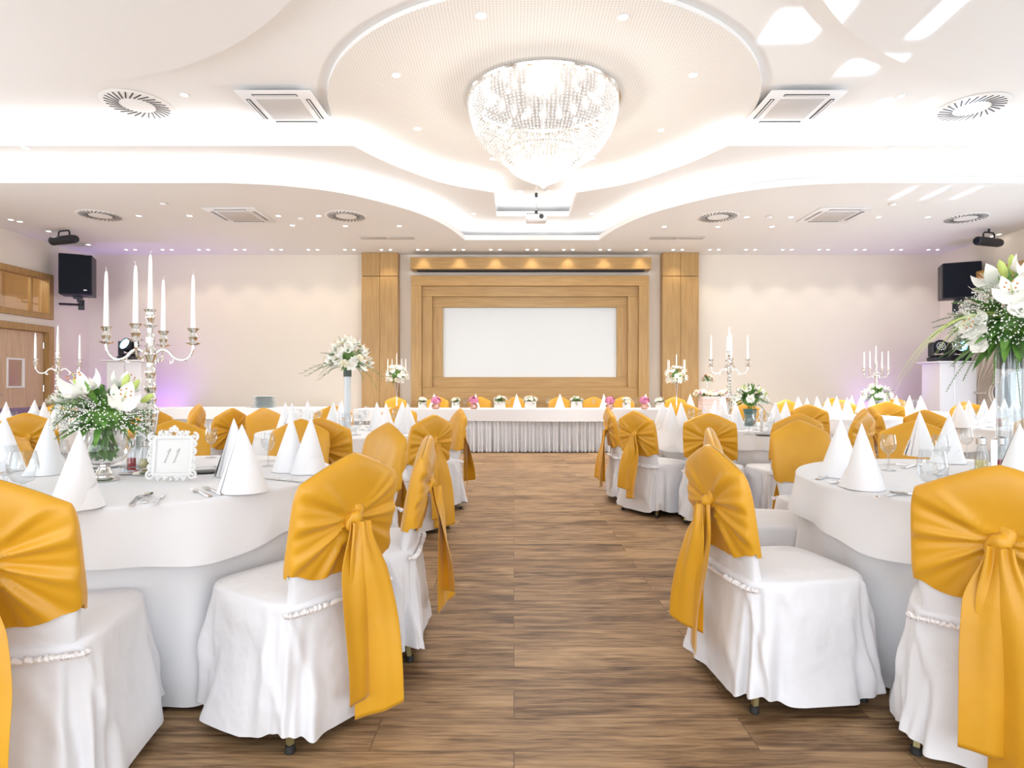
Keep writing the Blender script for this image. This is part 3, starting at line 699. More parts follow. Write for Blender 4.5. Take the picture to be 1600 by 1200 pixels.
# ------------------------------------------------------------------ round tables and their cloths
def lerp(a, b_, t): return a+(b_-a)*t
def make_table(x, y, name_, seed, R_=.775, corner=None):
    rnd = random.Random(seed); ph = [rnd.uniform(0, 6.28) for _ in range(8)]
    t = thing('round_table', 'round banquet table under the cloths, %s' % name_, 'table', (x, y, 0))
    MB().lathe([(.001, .70), (R_-.04, .70), (R_-.025, .715), (R_-.025, .728), (R_-.035, .735), (.001, .735)], 64, cap=False).build('tabletop', m_oak, t)
    for k in range(4):
        a = pi/4+k*pi/2; MB().tube([(.42*cos(a), .42*sin(a), .70), (.42*cos(a), .42*sin(a), 0)], .018).build('leg', m_silver2, t)
    def under(u, v):
        a = 2*pi*u
        if v < .2: r = (R_-.012)*v/.2; return (r*cos(a), r*sin(a), .742)
        k = (v-.2)/.8; z = .742-(.742-.018)*k
        w1 = max(0, sin(9*a+ph[0]+.35*sin(2*a)))**2.2; w2 = sin(17*a+ph[1])
        r = R_-.012+.004+.072*w1*sstep(.05, .9, k)+.008*w2*k-.015*sstep(.1, .5, k)
        return (r*cos(a), r*sin(a), z)
    o = at(MB().grid(under, 288, 32, cu=True).build('floor_length_tablecloth', m_cloth, None, 'full'), x, y)
    tag(o, 'white floor-length tablecloth on the %s' % name_, 'tablecloth', 'floor-length tablecloths')
    def over(u, v):
        a = 2*pi*u
        if v < .3: r = R_*v/.3; return (r*cos(a), r*sin(a), .750)
        k = (v-.3)/.7; drop = .180+.030*cos(4*a+ph[2])+.008*sin(9*a+ph[3])
        if k < .16: q = k/.16*pi/2; return ((R_+.012*sin(q))*cos(a), (R_+.012*sin(q))*sin(a), .750-.014*(1-cos(q)))
        k = (k-.16)/.84; z = .736-drop*k
        r = R_+.012+(.030+.010*cos(4*a+ph[2]))*sstep(0, 1, k)+(.022*sin(11*a+ph[4]+.6*sin(3*a))+.010*sin(19*a+ph[5]+k))*k
        return (r*cos(a), r*sin(a), z)
    o = at(MB().grid(over, 288, 30, cu=True).build('overlay_tablecloth', m_cloth, None, 'full'), x, y)
    tag(o, 'short white overlay cloth on top of the %s' % name_, 'tablecloth', 'overlay tablecloths')
ZT = .752
# ------------------------------------------------------------------ tableware
def lathe_wall(prof_out, wall=.0015):
    """a thin-walled vessel: outside profile, then back down the inside"""
    return prof_out+[(max(r-wall, .0008), z+(0 if i < len(prof_out)-1 else 0)) for i, (r, z) in reversed(list(enumerate(prof_out)))]
def make_glass(kind):
    t = thing('wine_glass', None, 'glass')
    if kind == 'wine': st, bowl = [(.034, 0), (.034, .002), (.02, .004), (.006, .008), (.0042, .03), (.004, .075), (.006, .085)], [(.006, .085), (.022, .095), (.034, .115), (.037, .14), (.034, .165), (.030, .185)]
    elif kind == 'short': st, bowl = [(.036, 0), (.036, .002), (.02, .005), (.008, .01), (.006, .03), (.008, .04)], [(.008, .04), (.026, .048), (.038, .07), (.040, .095), (.036, .12), (.032, .14)]
    else: st, bowl = [(.03, 0), (.03, .002), (.012, .005), (.004, .01), (.0035, .08), (.005, .09)], [(.005, .09), (.014, .11), (.022, .14), (.023, .18), (.020, .21)]
    MB().lathe(st, 24).build('stem', m_glassy, t); MB().lathe(bowl, 28, cap=False).build('bowl', m_glassy, t); return Proto(t)
G_W, G_S, G_F = make_glass('wine'), make_glass('short'), make_glass('flute')
G_F.root.name = 'champagne_flute'; G_S.root.name = 'water_goblet'
def make_napkin(seed):
    rnd = random.Random(seed); p = rnd.uniform(0, 6)
    def fn(u, v):
        # a square napkin rolled into a tall cone: one and a quarter turns, outer lap standing a little free
        a = u*2.5*pi; k = 1-v; sq = 1+.10*cos(4*a*.5+p)
        r = (.082+.006*u)*k**.92*sq+.0008; z = .262*v
        if v < .01: z = 0
        return (r*cos(a)*.92+.012*v, r*sin(a)*1.05, z)
    mb = MB(); mb.grid(fn, 72, 24)
    def flap(u, v):
        # the turned-up cuff: low wedge wrapping the front, rising to a second point at one side
        a = -2.3+3.3*u; r = .087-.028*v+.004*sin(3*a+p); h_ = (.052+.052*u**2)*(1-.55*abs(u-.5))
        return (r*cos(a), r*sin(a)*1.08, h_*v*1.25+.001)
    mb.grid(flap, 30, 6)
    return Proto(mb.build('napkin', m_napkin, None, 'full'))
NP = [make_napkin(i) for i in range(3)]
def napkin(x, y, text, z=ZT, rz=None, sc=1.0):
    i = len(REG.get(text, [])) % 3; return reg(NP[i].get(x, y, z, random.uniform(0, 6.28) if rz is None else rz, sc), text, 'napkin', 'white cone-folded napkins')
def ware(pr, x, y, text, cat, grp, z=ZT, rz=0, sc=None): return reg(pr.get(x, y, z, rz, sc), text, cat, grp)
# cutlery lies along +y
def blade(mb, pts, th=.0022):
    """flat outline given as half widths along y, made solid"""
    n = len(pts); vs = []
    for y, w_, z in pts: vs += [(-w_, y, z), (w_, y, z), (w_*.8, y, z+th), (-w_*.8, y, z+th)]
    fs = [(0, 1, 2, 3), tuple(reversed([4*(n-1)+i for i in range(4)]))]
    for k in range(n-1):
        for i in range(4): j = (i+1) % 4; fs.append((4*k+i, 4*k+4+i, 4*k+4+j, 4*k+j))
    mb.add(vs, fs)
def make_cutlery(kind):
    t = thing('table_'+kind, None, kind)
    h = MB(); blade(h, [(-.10, .007, .001), (-.095, .0095, .001), (-.06, .0085, .002), (-.02, .005, .004), (.015, .004, .005)], .004); h.build('handle', m_silver2, t)
    b_ = MB()
    if kind == 'knife': blade(b_, [(.015, .008, .003), (.03, .0095, .003), (.08, .0095, .002), (.11, .006, .001), (.118, .001, .001)], .0016)
    elif kind == 'spoon':
        def bw(u, v): a = 2*pi*u; r = v; return (.020*r*cos(a), .048+.032*r*sin(a), .003+.009*r*r)
        b_.grid(bw, 24, 6, cu=True); b_.grid(lambda u, v: (bw(u, v)[0], bw(u, v)[1], bw(u, v)[2]-.0015), 24, 6, cu=True)
    else:
        blade(b_, [(.015, .004, .005), (.035, .011, .003), (.055, .0125, .003)], .002)
        for k in range(4): x = -.0095+k*.0063; b_.tube([(x, .054, .004), (x, .078, .006), (x, .094, .010)], [.0015, .0015, .0008], 5)
    b_.build({'knife': 'blade', 'spoon': 'spoon_bowl', 'fork': 'tines'}[kind], m_silver, t); return Proto(t)
CK, CSP, CF = make_cutlery('knife'), make_cutlery('spoon'), make_cutlery('fork')
# small glass dish on a dark base
t = thing('glass_dish', None, 'dish'); MB().lathe([(.001, .0), (.055, .0), (.062, .003), (.062, .006), (.001, .006)], 36, cap=False).build('dark_base', m_rubber, t)
MB().lathe([(.05, .006), (.066, .010), (.071, .022), (.069, .022), (.063, .011), (.048, .009)], 36, cap=False).build('glass_rim', m_glassy, t); DISH = Proto(t)
# bread plate
t = MB().lathe([(.001, .003), (.05, .002), (.055, .001), (.075, .010), (.078, .012), (.076, .013), (.053, .005), (.001, .005)], 36, cap=False).build('side_plate', m_white); PLATE = Proto(t)

# ------------------------------------------------------------------ candelabrum and candles
stem = [(.070, 0), (.074, .006), (.066, .016), (.046, .024), (.030, .038), (.020, .052), (.026, .062), (.016, .075), (.013, .10), (.015, .14), (.021, .19), (.030, .245), (.035, .285), (.034, .30),
        (.026, .318), (.018, .328), (.024, .338), (.027, .352), (.020, .368), (.015, .378), (.024, .392), (.027, .41), (.018, .428), (.013, .445), (.021, .462), (.024, .48), (.015, .50),
        (.013, .52), (.020, .54), (.028, .56), (.024, .585), (.015, .60), (.017, .62), (.019, .64), (.012, .66), (.011, .685), (.030, .698), (.031, .701), (.012, .706), (.015, .72), (.020, .735), (.016, .748), (.017, .757), (.029, .768), (.029, .772), (.014, .771)]
def make_candelabrum(arms=4, a0=.26, hi=1.0):
    t = thing('candelabrum', None, 'candelabrum')
    b_ = MB()
    def fl(u, v):
        q = prof_at(stem, v); a = 2*pi*u; g_ = 1+.06*sin(14*a)*sstep(.12, .2, q[1])*sstep(.33, .30, q[1]); return (q[0]*g_*cos(a), q[0]*g_*sin(a), q[1])
    b_.grid(fl, 56, 150, cu=True); b_.build('stem', m_silver, t)
    for k in range(arms):
        a = a0+2*pi*k/arms; d = Vector((cos(a), sin(a), 0)); P_ = lambda r, z: d*r+Vector((0, 0, z))
        raw = [(.014, .555), (.045, .582), (.075, .575), (.10, .548), (.13, .535), (.16, .545), (.178, .575), (.183, .61)]
        cv = smooth_curve(raw, 6); ar = MB().tube([P_(r, z) for r, z in cv], [.0075-.0015*i/len(cv) for i in range(len(cv))], 8)
        ar.tube([P_(.045, .582), P_(.058, .60), P_(.045, .612), P_(.036, .60)], .004, 6); ar.tube([P_(.10, .548), P_(.098, .525), P_(.085, .52), P_(.082, .535)], .004, 6)
        am = ar.build('arm', m_silver, t)
        MB().lathe([(.006, .605), (.030, .613), (.032, .617), (.010, .619), (.016, .63), (.021, .645), (.013, .658), (.012, .665), (.026, .682), (.027, .686), (.013, .685)], 24, P_(.183, 0), cap=False).build('candle_cup', m_silver, am)
    return t
CANDEL = Proto(make_candelabrum())
t = thing('candle', None, 'candle'); MB().lathe([(.0105, -.004), (.0112, 0), (.0105, .08), (.008, .22), (.0055, .252), (.002, .258)], 16).build('wax', m_wax, t)
MB().tube([(0, 0, .255), (.001, 0, .268), (.006, 0, .276)], .0012, 5).build('wick', m_wick, t); CANDLE = Proto(t)
def candelabrum(x, y, where, rz=0, sc=1, z=ZT, arms=4, fr=1):
    o = CANDEL.get(x, y, z, rz, sc); tag(o, 'silver candelabrum with slim white candles %s' % where, 'candelabrum', 'silver candelabra')
    txt = 'taper candle in the candelabrum %s' % where
    c = CANDLE.get(x, y, z+.772*sc, 0, sc); reg(c, txt, 'candle', 'white taper candles')
    for k in range(4):
        a = rz+.26+2*pi*k/4; c = CANDLE.get(x+.183*sc*cos(a), y+.183*sc*sin(a), z+.686*sc, k*1.3, sc); reg(c, txt, 'candle', 'white taper candles')

# ------------------------------------------------------------------ flowers
def petal(mb, base, dirv, side, L_, W_, curl, mi=0, n=6, cup=.25):
    up = side.cross(dirv).normalized()
    vs = []; fs = []
    for i in range(n+1):
        t_ = i/n; w_ = W_*sin(pi*min(1, t_**.8*.98+.02))**.85*.5 if i < n else .0005; bend = curl*t_*t_
        c = base+dirv*(L_*t_*(1-.25*abs(curl)*t_))+up*(L_*(.22*t_-bend*.55*t_))
        vs += [c-side*w_+up*w_*cup, c, c+side*w_+up*w_*cup]
    for i in range(n): b0 = 3*i; fs += [(b0, b0+1, b0+4, b0+3), (b0+1, b0+2, b0+5, b0+4)]
    mb.add(vs, fs, mi)
def lily_mesh(seed=1, R_=.075):
    mb = MB(); rnd = random.Random(seed)
    for k in range(6):
        a = 2*pi*k/6+rnd.uniform(-.08, .08); out = Vector((cos(a), sin(a), 0)); d = (out*.86+Vector((0, 0, .5))).normalized()
        petal(mb, Vector((0, 0, 0)), d, Vector((-sin(a), cos(a), 0)), R_*1.2*(1 if k % 2 else .95), R_*(.62 if k % 2 else .45), .75+rnd.uniform(-.15, .2))
    for k in range(6):
        a = 2*pi*k/6+.3; p = Vector((cos(a)*R_*.22, sin(a)*R_*.22, R_*.75)); mb.tube([(0, 0, 0), p], R_*.014, 4); mb.ball(p, (R_*.05, R_*.05, R_*.03), 5, 4, mi=1)
    mb.tube([(0, 0, 0), (0, 0, R_*.85)], R_*.02, 5, mi=2)
    return mb.mesh('lily', [m_petal, m_anther, m_lime], 'full')
def rose_mesh(m, seed=1, R_=.03):
    mb = MB(); rnd = random.Random(seed)
    for ring, (n, tilt, rr) in enumerate(((3, .15, .45), (4, .45, .65), (5, .85, .85), (6, 1.25, 1.0))):
        for k in range(n):
            a = 2*pi*k/n+ring*.7+rnd.uniform(-.1, .1); out = Vector((cos(a), sin(a), 0)); d = (out*sin(tilt)+Vector((0, 0, cos(tilt)))).normalized()
            petal(mb, out*R_*.12, d, Vector((-sin(a), cos(a), 0)), R_*rr*1.25, R_*1.15, -.35 if ring < 3 else .4, n=4, cup=.5)
    return mb.mesh('rose', [m], 'full')
def bud_mesh(L_=.06):
    mb = MB(); mb.lathe([(.001, 0), (L_*.13, L_*.15), (L_*.19, L_*.45), (L_*.15, L_*.8), (.001, L_)], 10, cap=False); return mb.mesh('bud', [m_lime], 'full')
ME = {'lily': lily_mesh(), 'lily_small': lily_mesh(2, .045), 'cream_rose': rose_mesh(m_cream), 'peach_rose': rose_mesh(m_peach, 2), 'white_rose': rose_mesh(m_petal, 4), 'pink_rose': rose_mesh(m_pink, 3, .024), 'bud': bud_mesh()}
def bloom(kind, name, parent, p, d, sc=1):
    o = bpy.data.objects.new(name, ME[kind]); COL.objects.link(o); o.parent = parent
    o.location = p; o.rotation_euler = Vector(d).to_track_quat('Z', 'Y').to_euler(); o.scale = (sc, sc, sc); return o
def leaf(mb, base, d, L_, W_, droop=.3, n=5):
    d = d.normalized(); side = d.cross(Vector((0, 0, 1)));  side = side.normalized() if side.length > .01 else Vector((1, 0, 0))
    vs = []; fs = []
    for i in range(n+1):
        t_ = i/n; w_ = W_*.5*sin(pi*(t_*.93+.05)); c = base+d*L_*t_-Vector((0, 0, droop*L_*t_*t_)); vs += [c-side*w_, c+Vector((0, 0, -w_*.3)), c+side*w_]
    for i in range(n): b0 = 3*i; fs += [(b0, b0+1, b0+4, b0+3), (b0+1, b0+2, b0+5, b0+4)]
    mb.add(vs, fs)
def frond(mb, base, d, L_, droop=.4, k=22, lw=.03):
    """feathery asparagus fern spray"""
    d = d.normalized(); pts = [base+d*L_*t_/12-Vector((0, 0, droop*L_*(t_/12)**2)) for t_ in range(13)]; mb.tube(pts, .0012, 4)
    for i in range(k):
        t_ = (i+1)/k; q = t_*12; a = int(min(q, 11)); p = pts[a].lerp(pts[a+1], q-a); tg = (pts[a+1]-pts[a]).normalized()
        sd = tg.orthogonal().normalized()
        for j in range(5):
            ang = j*1.257+i; v_ = Matrix.Rotation(ang, 3, tg) @ sd; e = p+(v_*1+tg*.7).normalized()*lw*(1.1-.8*t_)
            w_ = tg.cross(v_)*.0016; mb.add([p-w_, p+w_, e], [(0, 1, 2)])
def rdir(rnd, up=.0):
    while True:
        v_ = Vector((rnd.uniform(-1, 1), rnd.uniform(-1, 1), rnd.uniform(-1, 1)))
        if .05 < v_.length < 1 and v_.normalized().z > up: return v_.normalized()
def bouquet(loc, label, R_, seed, blooms, nleaf=60, leafL=.09, ferns=8, fernL=.16, gyp=0, up=-.25, squash=.8, cat='flowers', name='flower_arrangement', extra=None, sc=1, gyp_up=-.1):
    rnd = random.Random(seed); t = thing(name, label, cat, loc)
    mb = MB()
    for _ in range(nleaf):
        d = rdir(rnd, up); leaf(mb, Vector(d)*R_*rnd.uniform(.2, .6)*Vector((1, 1, squash)).length/1.6, d, leafL*rnd.uniform(.7, 1.3), leafL*.28, rnd.uniform(0, .6))
    mb.ball((0, 0, 0), (R_*.5, R_*.5, R_*.5*squash), 14, 10)
    mb.build('leaves', m_leaf, t)
    if ferns:
        mb = MB()
        for _ in range(ferns):
            d = rdir(rnd, up-.2); frond(mb, Vector(d)*R_*.5, d, fernL*rnd.uniform(.7, 1.25), rnd.uniform(.1, .7))
        mb.build('fern_sprays', m_fern, t)
    placed = []
    for kind, nm, n, s0, s1 in blooms:
        for _ in range(n):
            for _try in range(60):
                d = rdir(rnd, up+.1)
                if all((d-q).length > w_ for q, w_ in placed): break
            placed.append((d, .62 if 'lily' in kind else .33))
            p = Vector((d.x*R_, d.y*R_, d.z*R_*squash))*rnd.uniform(.88, 1.08); bloom(kind, nm, t, p, d+Vector((0, 0, .25)), rnd.uniform(s0, s1))
    if gyp:
        mb = MB()
        for _ in range(gyp):
            d = rdir(rnd, gyp_up); p = Vector((d.x*R_, d.y*R_, d.z*R_*squash))*rnd.uniform(.85, 1.18); mb.octa(p, .0042, .0036)
        o = mb.build('gypsophila', m_gyp, t); o['kind'] = 'stuff'
    if extra: extra(t, rnd)
    if sc != 1: t.scale = (sc, sc, sc)
    return t
# ------------------------------------------------------------------ the six round tables
T1 = (-1.66, 2.77); T2 = (-1.5, 5.4); T3 = (-4.7, 6.1); R1 = (2.10, 2.60); R2 = (2.22, 6.15); R3 = (5.05, 6.1); R4 = (5.9, 9.3); R5 = (4.3, 8.0)
N1, N2, N3 = 'near left round table', 'second round table on the left', 'round table in front of the left door'
M1, M2, M3, M4, M5 = 'near right round table', 'second round table on the right', 'round table near the right curtain', 'farthest round table on the right', 'round table behind the second right one'
for k, ((x, y), nm) in enumerate(((T1, N1), (T2, N2), (T3, N3), (R1, M1), (R2, M2), (R3, M3), (R4, M4), (R5, M5))): make_table(x, y, nm, 10+k)

# ------------------------------------------------------------------ chairs
chair_rear(-1.38, 1.56, *T1, label='gold-sashed chair at the bottom left corner, cut by the frame', v=2)
chair_rear(-.58, 2.05, *T1, label='large gold-sashed chair seen from behind at near left table, whole sash in view', v=0)
chair_rear(-.43, 2.72, -1.6, 2.65, label='gold-sashed chair seen edge-on at the aisle behind the large left chair', v=1)
cT1 = 'gold-hooded chair on the far side of the near left table, facing us'
for x, y in ((-.80, 3.62), (-1.45, 4.00), (-2.22, 3.88), (-2.83, 3.20)): chair_rear(x, y, *T1, text=cT1)
cT2 = 'gold-sashed chair at the second round table on the left'
for x, y in ((-1.36, 4.20), (-.66, 4.68), (-.56, 5.80), (-2.50, 6.0), (-2.0, 6.6), (-1.30, 6.68)): chair_rear(x, y, *T2, text=cT2)
cT3 = 'gold-sashed chair at the round table in front of the left door'
for x, y in ((-4.05, 4.95), (-3.42, 5.60), (-3.42, 6.40), (-3.80, 7.1), (-5.5, 7.2)): chair_rear(x, y, *T3, text=cT3)
chair_rear(-2.85, 5.95, -3.9, 6.3, label='gold-sashed chair turned left between the two far left round tables')
chair_rear(.80, 2.32, 1.8, 2.50, label='gold-sashed chair at the right of the aisle, white seat in full view', v=1)
chair_rear(1.10, 3.22, 2.1, 3.0, label='gold-sashed chair right behind the near chair right of the aisle', v=0)
chair_rear(1.42, 1.74, *R1, label='large gold-sashed chair at the bottom right corner, cut by the frame', v=0)
cR1 = 'gold-hooded chair on the far side of the near right table, facing us'
for x, y in ((1.88, 3.88), (2.60, 3.84)): chair_rear(x, y, *R1, text=cR1)
cR2 = 'gold-sashed chair at the second round table on the right'
for x, y in ((1.12, 5.38), (1.00, 6.08), (1.62, 4.92), (2.30, 4.85), (2.13, 7.35), (2.85, 7.30), (3.0, 5.15), (3.40, 5.85)): chair_rear(x, y, *R2, text=cR2)
cR3 = 'gold-sashed chair at the round table near the right curtain'
for x, y in ((3.86, 5.55), (3.82, 6.30), (4.45, 4.98), (5.6, 7.25)): chair_rear(x, y, *R3, text=cR3)
cR5 = 'gold-sashed chair at the round table behind the second right one'
for x, y in ((3.50, 7.05), (4.25, 9.25), (4.98, 9.05), (3.3, 8.6)): chair_rear(x, y, *R5, text=cR5)
cR4 = 'gold-sashed chair at the farthest round table on the right'
for x, y in ((6.2, 8.25), (5.2, 8.3), (6.6, 10.3), (5.6, 10.4)): chair_rear(x, y, *R4, text=cR4)
for px in (618, 684, 750, 806, 874, 928, 974, 1055): chair_rear((px-VX)/80.5, 11.55, (px-VX)/80.5, 9, text='gold-hooded chair behind the long head table', grp='chairs behind the head table')

# ------------------------------------------------------------------ head table and serving table with pleated skirts
def long_table(x0, x1, y0, y1, label, name, clothlabel):
    cx, cy = (x0+x1)/2, (y0+y1)/2; hx, hy = (x1-x0)/2, (y1-y0)/2; t = thing(name, label, 'table', (cx, cy, 0))
    MB().bbox((0, 0, .715), (2*hx-.04, 2*hy-.04, .04)).build('tabletop', m_oak, t)
    for k in range(int(2*hx/1.4)+2):
        xx = -hx+.1+(2*hx-.2)*k/(int(2*hx/1.4)+1); MB().tube([(xx, -hy+.12, .70), (xx, -hy+.12, 0)], .016).build('leg', m_silver2, t); MB().tube([(xx, hy-.12, .70), (xx, hy-.12, 0)], .016).build('leg', m_silver2, t)
    per = 4*(hx+hy)
    def loop(d):                                       # a point on the table's outline, d metres along it
        d = d % per
        for (ax, ay, bx, by) in ((-hx, -hy, hx, -hy), (hx, -hy, hx, hy), (hx, hy, -hx, hy), (-hx, hy, -hx, -hy)):
            l_ = abs(bx-ax)+abs(by-ay)
            if d <= l_: k = d/l_; return ax+(bx-ax)*k, ay+(by-ay)*k, sg(by-ay, 1) if by != ay else 0, -sg(bx-ax, 1) if bx != ax else 0
            d -= l_
        return -hx, -hy, 0, -1
    npl = int(per/.068)
    def fn(u, v):
        x, y, nx, ny = loop(u*per); z = .56-(.56-.012)*v; k = .4+.6*v
        d = (.010*sin(2*pi*npl*u+.5*sin(u*61))+.005*sin(2*pi*npl*u*.5+2*sin(u*47)))*k-.012
        return (x+nx*d, y+ny*d, z)
    MB().grid(fn, npl*8, 6, cu=True).build('pleated_skirt', m_cloth, t, 'full')
    c = MB(); nn = 220
    def top(u, v):
        x, y, nx, ny = loop(u*per); w_ = .004*sin(u*per*2.1)*v; zz = .742 if v == 0 else .742-(.742-.545-.006*sin(u*per*1.3))*v
        return (x+nx*(.006+w_), y+ny*(.006+w_), zz)
    c.grid(top, nn, 5, cu=True); c.box((0, 0, .742), (2*hx+.012, 2*hy+.012, .004))
    o = at(c.build('tablecloth', m_cloth, None), cx, cy); tag(o, clothlabel, 'tablecloth', 'long tablecloths')
long_table(-2.75, 3.18, 10.2, 11.0, 'long head table with pleated white skirt before the screen', 'head_table', 'white cloth over the long head table')
long_table(-6.6, -3.35, 10.75, 11.45, 'long serving table with pleated white skirt along the left back wall', 'serving_table', 'white cloth over the left serving table')
for k in range(12):
    o = MB().lathe([(.001, .003), (.09, .001), (.10, 0), (.17, .012), (.205, .014), (.206, .018), (.17, .017), (.10, .006), (.001, .006)], 40, cap=False).build('dinner_plate', M('pale_blue_china', (.70, .80, .82), .3) if k == 0 else bpy.data.materials['pale_blue_china']) if k == 0 else bpy.data.objects['dinner_plate'].copy()
    if k: COL.objects.link(o)
    at(o, (414-VX)/84, 11.05, .745+k*.0175); o['label'] = 'pale plate in the stack on the serving table, %s' % ('topmost' if k == 11 else 'lowest' if k == 0 else ORD[k]+' from the bottom'); o['category'] = 'plate'; o['group'] = 'plates stacked on the serving table'
o = PLATE.get((392-VX)/84, 11.0, .745); tag(o, 'small white plate beside the stack on the serving table', 'plate', 'white side plates')

# pots of flowers on the head table
rnd = random.Random(5)
def potted(px, kind):
    X = (px-VX)/89.8; Y = 10.36; t = thing('potted_flowers', None, 'flowers', (X, Y, .745)); w_ = .098 if kind == 'lily' else .068
    if kind == 'pink':
        MB().lathe([(.001, 0), (.045, 0), (.062, .012), (.078, .04), (.072, .07), (.055, .088), (.055, .094), (.05, .092)], 28, cap=False).build('copper_bowl', m_copper, t)
        mb = MB(); mb.ball((0, 0, .135), (.07, .07, .05), 12, 8); mb.build('flower_core', m_pink, t)
        for k in range(26): d = rdir(rnd, -.25); bloom('pink_rose', 'pink_bloom', t, Vector((d.x*.075, d.y*.075, .145+d.z*.062)), d, 1.15)
        txt = 'copper bowl of pink flowers on the head table'
    else:
        MB().lathe([(.001, 0), (w_, 0), (w_+.002, .004), (w_+.002, .135 if kind == 'lily' else .12), (w_-.006, .135 if kind == 'lily' else .12), (w_-.01, .1)], 32, cap=False).build('pot', m_potp, t)
        z = .15 if kind == 'lily' else .135; mb = MB()
        for _ in range(40): d = rdir(rnd, -.1); leaf(mb, Vector((0, 0, z-.02)), d, w_*rnd.uniform(1.1, 1.75), .035, .4)
        mb.build('leaves', m_leaf, t)
        for k in range(11 if kind == 'lily' else 12):
            d = rdir(rnd, .0); r = w_*1.05; bloom('lily_small' if kind == 'lily' else ('cream_rose' if k % 3 else 'white_rose'), 'lily_bloom' if kind == 'lily' else 'rose_bloom', t, Vector((d.x*r, d.y*r, z+d.z*.06)), d+Vector((0, 0, .4)), rnd.uniform(.9, 1.15))
        txt = 'white pot of lilies on the head table' if kind == 'lily' else 'small white pot of cream roses on the head table'
    reg(t, txt, 'flowers', 'flower pots on the head table')
m_copper = M('copper_bowl', (.72, .42, .34), .2, 1); m_potp = M('blush_white_pot', (.86, .80, .79), .5)
for px, kd in ((660, 'cream'), (681, 'pink'), (712, 'cream'), (740, 'pink'), (781, 'lily'), (829, 'lily'), (901, 'lily'), (953, 'pink'), (979, 'cream'), (1007, 'pink'), (1031, 'cream')): potted(px, kd)
nH = 'white cone napkin on the head table'
for px in (679, 743, 808, 874, 943, 1008, 1076): napkin((px-VX)/86., 10.72, nH, z=.746)
for px in (727, 795, 856, 927, 990): ware(G_W, (px-VX)/88., 10.5, 'wine glass on the head table', 'glass', 'glasses on the head table', z=.746)

# flower-topped candelabra at both ends of the head table
def flower_stand(px, Y, where, seed):
    s = F/Y; X = (px-VX)/s; t = thing('flower_candelabrum', 'tall silver candelabrum carrying a lily ball, %s end of head table' % where, 'candelabrum', (X, Y, .745))
    MB().lathe([(.07, 0), (.07, .008), (.03, .02), (.012, .05), (.016, .09), (.010, .13), (.012, .25), (.022, .38), (.035, .46), (.001, .47)], 20).build('stem', m_silver, t)
    MB().tube([(-.15, 0, .60), (.15, 0, .60)], .006).tube([(0, -.15, .60), (0, .15, .60)], .006).lathe([(.001, .44), (.012, .44), (.012, .72), (.02, .73)], 12).build('arms', m_silver, t)
    txt = 'taper candle in the lily ball, %s end of head table' % where
    for dx, dy, h_ in ((0, 0, .735), (-.15, 0, .64), (.15, 0, .64), (-.1, .1, .64), (.1, -.1, .64)):
        c = CANDLE.get(X+dx, Y+dy, .745+h_, 0, .85); reg(c, txt, 'candle', 'white taper candles')
    bouquet((X, Y, .745+.575), 'ball of pale lilies and greenery on the candelabrum, %s end of head table' % where, .165, seed, [('lily_small', 'lily_bloom', 26, 1.2, 1.6), ('cream_rose', 'rose_bloom', 8, .9, 1.1)], 60, .07, 10, .10, up=-.7, squash=.95)
flower_stand(620, 10.0, 'left', 21); flower_stand(1057, 10.4, 'right', 22)

# sweets display with roses right of the head table
X, Y = (1107-VX)/97, 9.6; t = thing('pedestal_table', 'small white-clothed table carrying the rose-topped boxes', 'table', (X, Y, 0))
MB().lathe([(.42, .02), (.40, .3), (.385, .70), (.37, .735), (.001, .737)], 40, cap=False).build('cloth_drape', m_cloth, t)
m_blush = M('blush_pink_box', (.86, .62, .56), .5)
t = thing('cake_box', 'pale pink banded box topped with a row of roses', 'box', (X-.03, Y-.12, .738)); MB().bbox((0, 0, .12), (.27, .22, .24), .006).build('body', m_blush, t)
for k in range(4): MB().bbox((0, 0, .03+k*.06), (.275, .225, .006), .002).build('band', m_white, t)
t = thing('cake_box', 'plain white box right of the pale pink banded box', 'box', (X+.22, Y-.02, .738)); MB().bbox((0, 0, .12), (.2, .2, .24), .006).build('body', m_white, t); MB().bbox((0, 0, .235), (.21, .21, .03), .004).build('lid', m_white, t)
t = thing('rose_garland', 'wide row of cream and peach roses lying on the boxes', 'flowers', (X, Y-.07, .99)); mb = MB()
for _ in range(60): d = rdir(rnd, -.1); leaf(mb, Vector((rnd.uniform(-.22, .24), 0, .0)), d, .09, .03)
mb.build('leaves', m_leaf, t)
for k in range(26): bloom(('cream_rose', 'peach_rose', 'white_rose', 'cream_rose', 'pink_rose')[k % 5], 'rose_bloom', t, (-.25+.02*k, rnd.uniform(-.09, .05), .03+rnd.uniform(-.01, .05)), (rnd.uniform(-.4, .4), -.7, .8), 1.3)
t = thing('cake_tier', 'small glass tier with a rose posy above the pink box', 'stand', (X, Y+.05, .738)); MB().tube([(0, 0, 0), (0, 0, .50)], .008).build('pole', m_glassy, t); MB().lathe([(.001, .5), (.12, .5), (.12, .506), (.001, .506)], 28).build('glass_plate', m_glassy, t)
t = thing('rose_posy', 'little posy of peach and cream roses on the glass tier', 'flowers', (X, Y+.05, 1.25)); mb = MB()
for _ in range(20): d = rdir(rnd, -.2); leaf(mb, Vector((0, 0, .01)), d, .11, .03)
mb.build('leaves', m_leaf, t)
for k in range(10): d = rdir(rnd, 0); bloom(('cream_rose', 'peach_rose')[k % 2], 'rose_bloom', t, d*.075, d, 1.2)

# ------------------------------------------------------------------ candelabra
candelabrum(-1.71, 2.80, 'on the near left round table', -.02)
candelabrum(-4.75, 6.20, 'on the table before the left door', .38)
candelabrum(2.28, 6.30, 'on the second right round table', -.5)
candelabrum(5.75, 9.45, 'on the farthest right round table', .3)

